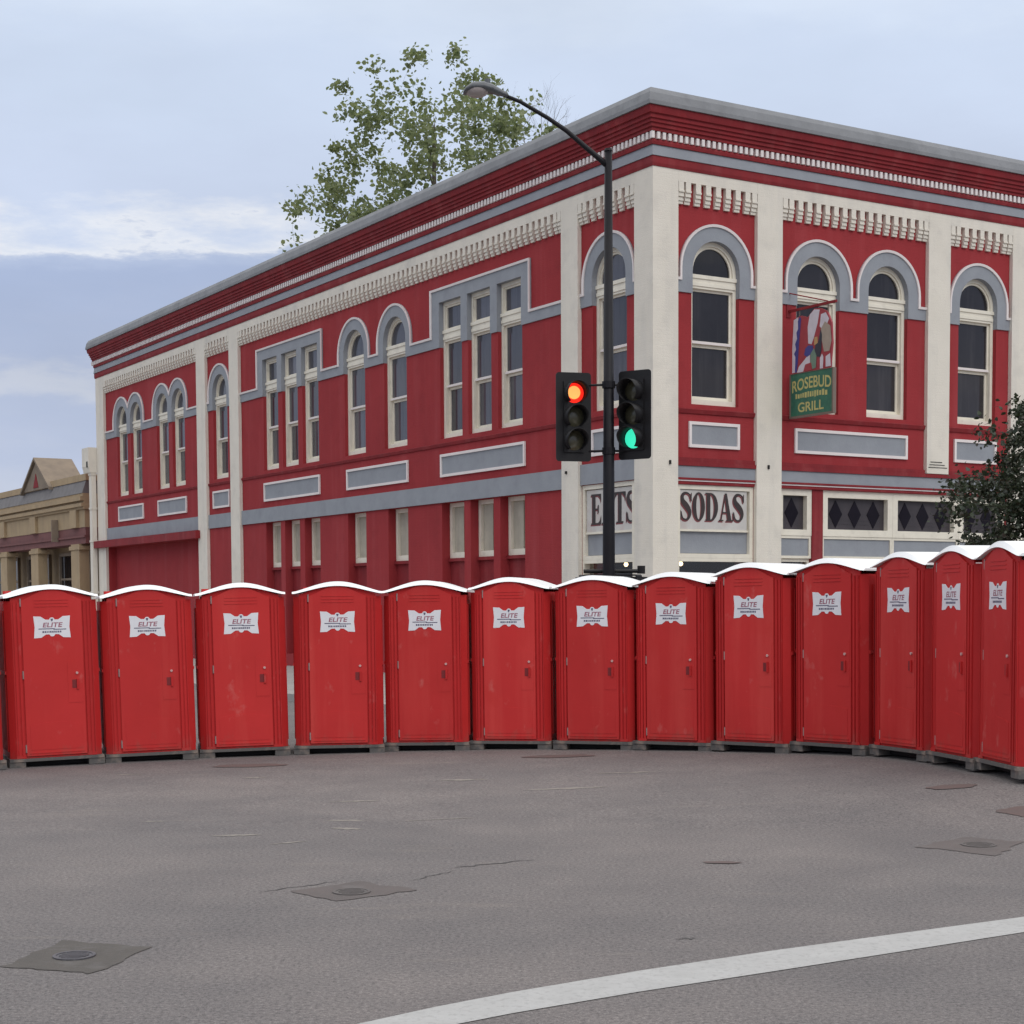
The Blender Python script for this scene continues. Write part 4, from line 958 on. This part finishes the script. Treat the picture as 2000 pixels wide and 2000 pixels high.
# ------------------------------------------------------------------ trees
def tree(name, base, trunk_h, seed, levels, spread, leafm, leaf_size, leaves_per, label, envelope=None, r0=.3, up=.35, twig_leaf=True, nchild=(3, 5), first_len=3.0, ratio=.72, min_leaf_level=2):
    rnd = random.Random(seed)
    e = empty(name, base, 0, None, label, 'tree')
    tr = MB(); tw = MB(); lv = []; lf = []
    def leaf(p, size):
        d = Vector((rnd.gauss(0, 1), rnd.gauss(0, 1), rnd.gauss(0, .6)-.3)).normalized(); s = d.cross(Vector((rnd.gauss(0, 1), rnd.gauss(0, 1), rnd.gauss(0, 1)))).normalized()
        nn = d.cross(s); L_ = size*rnd.uniform(.7, 1.25); w_ = L_*rnd.uniform(.34, .5); b_ = len(lv)
        lv.extend([tuple(p), tuple(p+d*L_*.45+s*w_+nn*L_*.10), tuple(p+d*L_), tuple(p+d*L_*.45-s*w_+nn*L_*.10)]); lf.append((b_, b_+1, b_+2)); lf.append((b_, b_+2, b_+3))
    def grow(p, d, ln_, r, lvl):
        n = 5; pts = [p]; q = p.copy(); dd = d.copy()
        for i in range(n):
            dd = (dd + Vector((rnd.gauss(0, .13), rnd.gauss(0, .13), rnd.gauss(0, .08)+.05*up))).normalized(); q = q + dd*ln_/n; pts.append(q.copy())
        if envelope and lvl > 1 and not envelope(pts[-1]): 
            ln_ *= .55; pts = pts[:4]
        rr = [r*(1-.5*i/(len(pts)-1)) for i in range(len(pts))]
        (tr if lvl < 3 else tw).tube(pts, rr, 8 if lvl < 2 else 5 if lvl < 3 else 3, False)
        if leafm and lvl >= min_leaf_level:
            for i in range(leaves_per):
                t = rnd.random(); k = int(t*(len(pts)-1)); pp = pts[k].lerp(pts[min(k+1, len(pts)-1)], t*(len(pts)-1)-k) + Vector((rnd.gauss(0, .09), rnd.gauss(0, .09), rnd.gauss(0, .09)))*(leaf_size*3.2)
                if not envelope or envelope(pp): leaf(pp, leaf_size)
        if lvl < levels:
            nc = rnd.randint(*nchild)
            for c in range(nc):
                t = rnd.uniform(.35, 1.0) if c else 1.0; k = min(int(t*(len(pts)-1)), len(pts)-2); pp = pts[k].lerp(pts[k+1], t*(len(pts)-1)-k)
                az = rnd.uniform(0, 2*math.pi); side = Vector((math.cos(az), math.sin(az), 0)); side = (side - dd*side.dot(dd)).normalized()
                nd = (dd*(1-spread*rnd.uniform(.5, 1)) + side*spread*rnd.uniform(.7, 1.3) + Vector((0, 0, up*rnd.uniform(.2, .8)))).normalized()
                grow(pp, nd, ln_*ratio*rnd.uniform(.75, 1.2), rr[k]*.62, lvl+1)
    # trunk
    tp = [Vector((0, 0, 0)), Vector((.1, .05, trunk_h*.5)), Vector((-.05, .05, trunk_h))]
    tr.tube(tp, [r0*1.25, r0, r0*.85], 12, False)
    for c in range(4):
        az = 2*math.pi*c/4+rnd.uniform(-.4, .4); grow(tp[2] - Vector((0, 0, rnd.uniform(0, .25)*trunk_h*.15)), Vector((math.cos(az)*spread*1.1, math.sin(az)*spread*1.1, 1)).normalized(), first_len, r0*.6, 1)
    grow(tp[2], Vector((0, 0, 1)), first_len*1.1, r0*.7, 1)
    tr.build('trunk', 'bark', e, True)
    tag(tw.build('twigs', 'bark', e, False), kind='stuff')
    if leafm and lv:
        me = bpy.data.meshes.new('crown'); me.from_pydata(lv, [], lf); me.materials.append(M[leafm]); o = bpy.data.objects.new('crown', me); col.objects.link(o); o.parent = e; tag(o, kind='stuff')
    return e
def clump_tree(name, base, trunk_h, r0, seed, centre, radii, n_clump, n_leaf, clump_r, leaf_size, leafm, label, ztop, shell=.35):
    rnd = random.Random(seed)
    e = empty(name, base, 0, None, label, 'tree')
    tr = MB(); tw = MB(); lv = []; lf = []
    nodes = []
    tp = [Vector((rnd.gauss(0, .012)*trunk_h*k/5, rnd.gauss(0, .012)*trunk_h*k/5, trunk_h*k/5)) for k in range(6)]
    top = Vector((centre[0]*.5, centre[1]*.5, centre[2]+radii[2]*.55))
    path = tp + [tp[-1].lerp(top, q/6) + Vector((rnd.gauss(0, .03), rnd.gauss(0, .03), 0))*radii[0] for q in range(1, 7)]
    rr = [r0*(1.15-.95*k/(len(path)-1)) for k in range(len(path))]
    tr.tube(path, rr, 10, False)
    for p, r in list(zip(path, rr))[4:]: nodes.append((p, r))
    cl = []
    tries = 0
    while len(cl) < n_clump and tries < 20000:
        tries += 1
        d = Vector((rnd.gauss(0, 1), rnd.gauss(0, 1), rnd.gauss(0, 1))).normalized(); k = (shell + (1-shell)*rnd.random())**.6
        az = math.atan2(d.y, d.x); f = 1 + .16*math.sin(3*az+seed) + .13*math.sin(4*d.z*2.2+2*az) + .08*math.sin(9*az+5*d.z)
        p = Vector((centre[0]+d.x*radii[0]*k*f, centre[1]+d.y*radii[1]*k*f, centre[2]+d.z*radii[2]*k*f))
        if p.z > ztop or p.z < trunk_h*.75: continue
        if any((p-q).length < clump_r*1.05 for q in cl): continue
        cl.append(p)
    axis = Vector((0, 0, trunk_h))
    cl.sort(key=lambda p: (p-axis).length)
    for p in cl:
        best = min(nodes, key=lambda nd: (nd[0]-p).length + max(0, nd[0].z-p.z+.2*(nd[0]-p).length)*1.5)
        a, ra_ = best; mid = a.lerp(p, .5) + Vector((rnd.gauss(0, .08), rnd.gauss(0, .08), -.06))*(p-a).length
        r1 = min(ra_*.62, r0*.4); pts = [a, a.lerp(mid, .5), mid, mid.lerp(p, .55), p]; rs = [r1, r1*.85, r1*.7, r1*.55, r1*.35]
        (tr if r1 > r0*.12 else tw).tube(pts, rs, 6 if r1 > r0*.12 else 4, False)
        for q, w_ in list(zip(pts, rs))[2:]: nodes.append((q, max(w_, r0*.02)))
        cr = clump_r*rnd.uniform(.65, 1.25)
        for t in range(5):
            q = p + Vector((rnd.gauss(0, .6), rnd.gauss(0, .6), rnd.gauss(.15, .5)))*cr; tw.tube([p, p.lerp(q, .5)+Vector((0, 0, .05*cr)), q], [r1*.3, r1*.22, r1*.12], 3, False)
        for t in range(int(n_leaf*rnd.uniform(.5, 1.4))):
            q = p + Vector((rnd.gauss(0, .5), rnd.gauss(0, .5), rnd.gauss(0, .42)))*cr
            d = Vector((rnd.gauss(0, 1), rnd.gauss(0, 1), rnd.gauss(0, .6)-.3)).normalized(); s_ = d.cross(Vector((rnd.gauss(0, 1), rnd.gauss(0, 1), rnd.gauss(0, 1)))).normalized(); nn = d.cross(s_)
            L_ = leaf_size*rnd.uniform(.6, 1.3); w_ = L_*rnd.uniform(.34, .5); b_ = len(lv)
            lv.extend([tuple(q), tuple(q+d*L_*.3+s_*w_*.8+nn*L_*.08), tuple(q+d*L_*.65+s_*w_*.7+nn*L_*.1), tuple(q+d*L_), tuple(q+d*L_*.65-s_*w_*.7+nn*L_*.1), tuple(q+d*L_*.3-s_*w_*.8+nn*L_*.08)]); lf.append(tuple(b_+h for h in range(6)))
    tr.build('trunk', 'bark', e, True)
    tag(tw.build('twigs', 'bark', e), kind='stuff')
    me = bpy.data.meshes.new('crown'); me.from_pydata(lv, [], lf); me.materials.append(M[leafm]); o = bpy.data.objects.new('crown', me); col.objects.link(o); o.parent = e; tag(o, kind='stuff')
    return e
# tall spring tree behind the roof
clump_tree('sycamore_tree', (-2.9, 66, 0), 9.0, .34, 4, (0, 0, 16.2), (5.0, 4.6, 7.4), 330, 66, .56, .20, 'leaf_spring', 'tall spring green tree rising behind the building roof', 23.5)
clump_tree('street_tree', (9.15, 27.2, .15), 1.5, .09, 9, (0, 0, 3.1), (1.95, 1.8, 2.0), 230, 120, .24, .08, 'leaf_dark', 'dark leafy street tree in front of the shopfront at right', 5.0, .1)
tree('bare_tree', (.75, 72, 0), 17.6, 8, 5, .5, None, .1, 0, 'nearly bare twiggy tree behind the roof beside the street lamp', lambda p: (p.x/2.6)**2 + (p.y/2.6)**2 + ((p.z-19.0)/6.0)**2 < 1.0, .11, .5, nchild=(3, 4), first_len=3.0, ratio=.7)
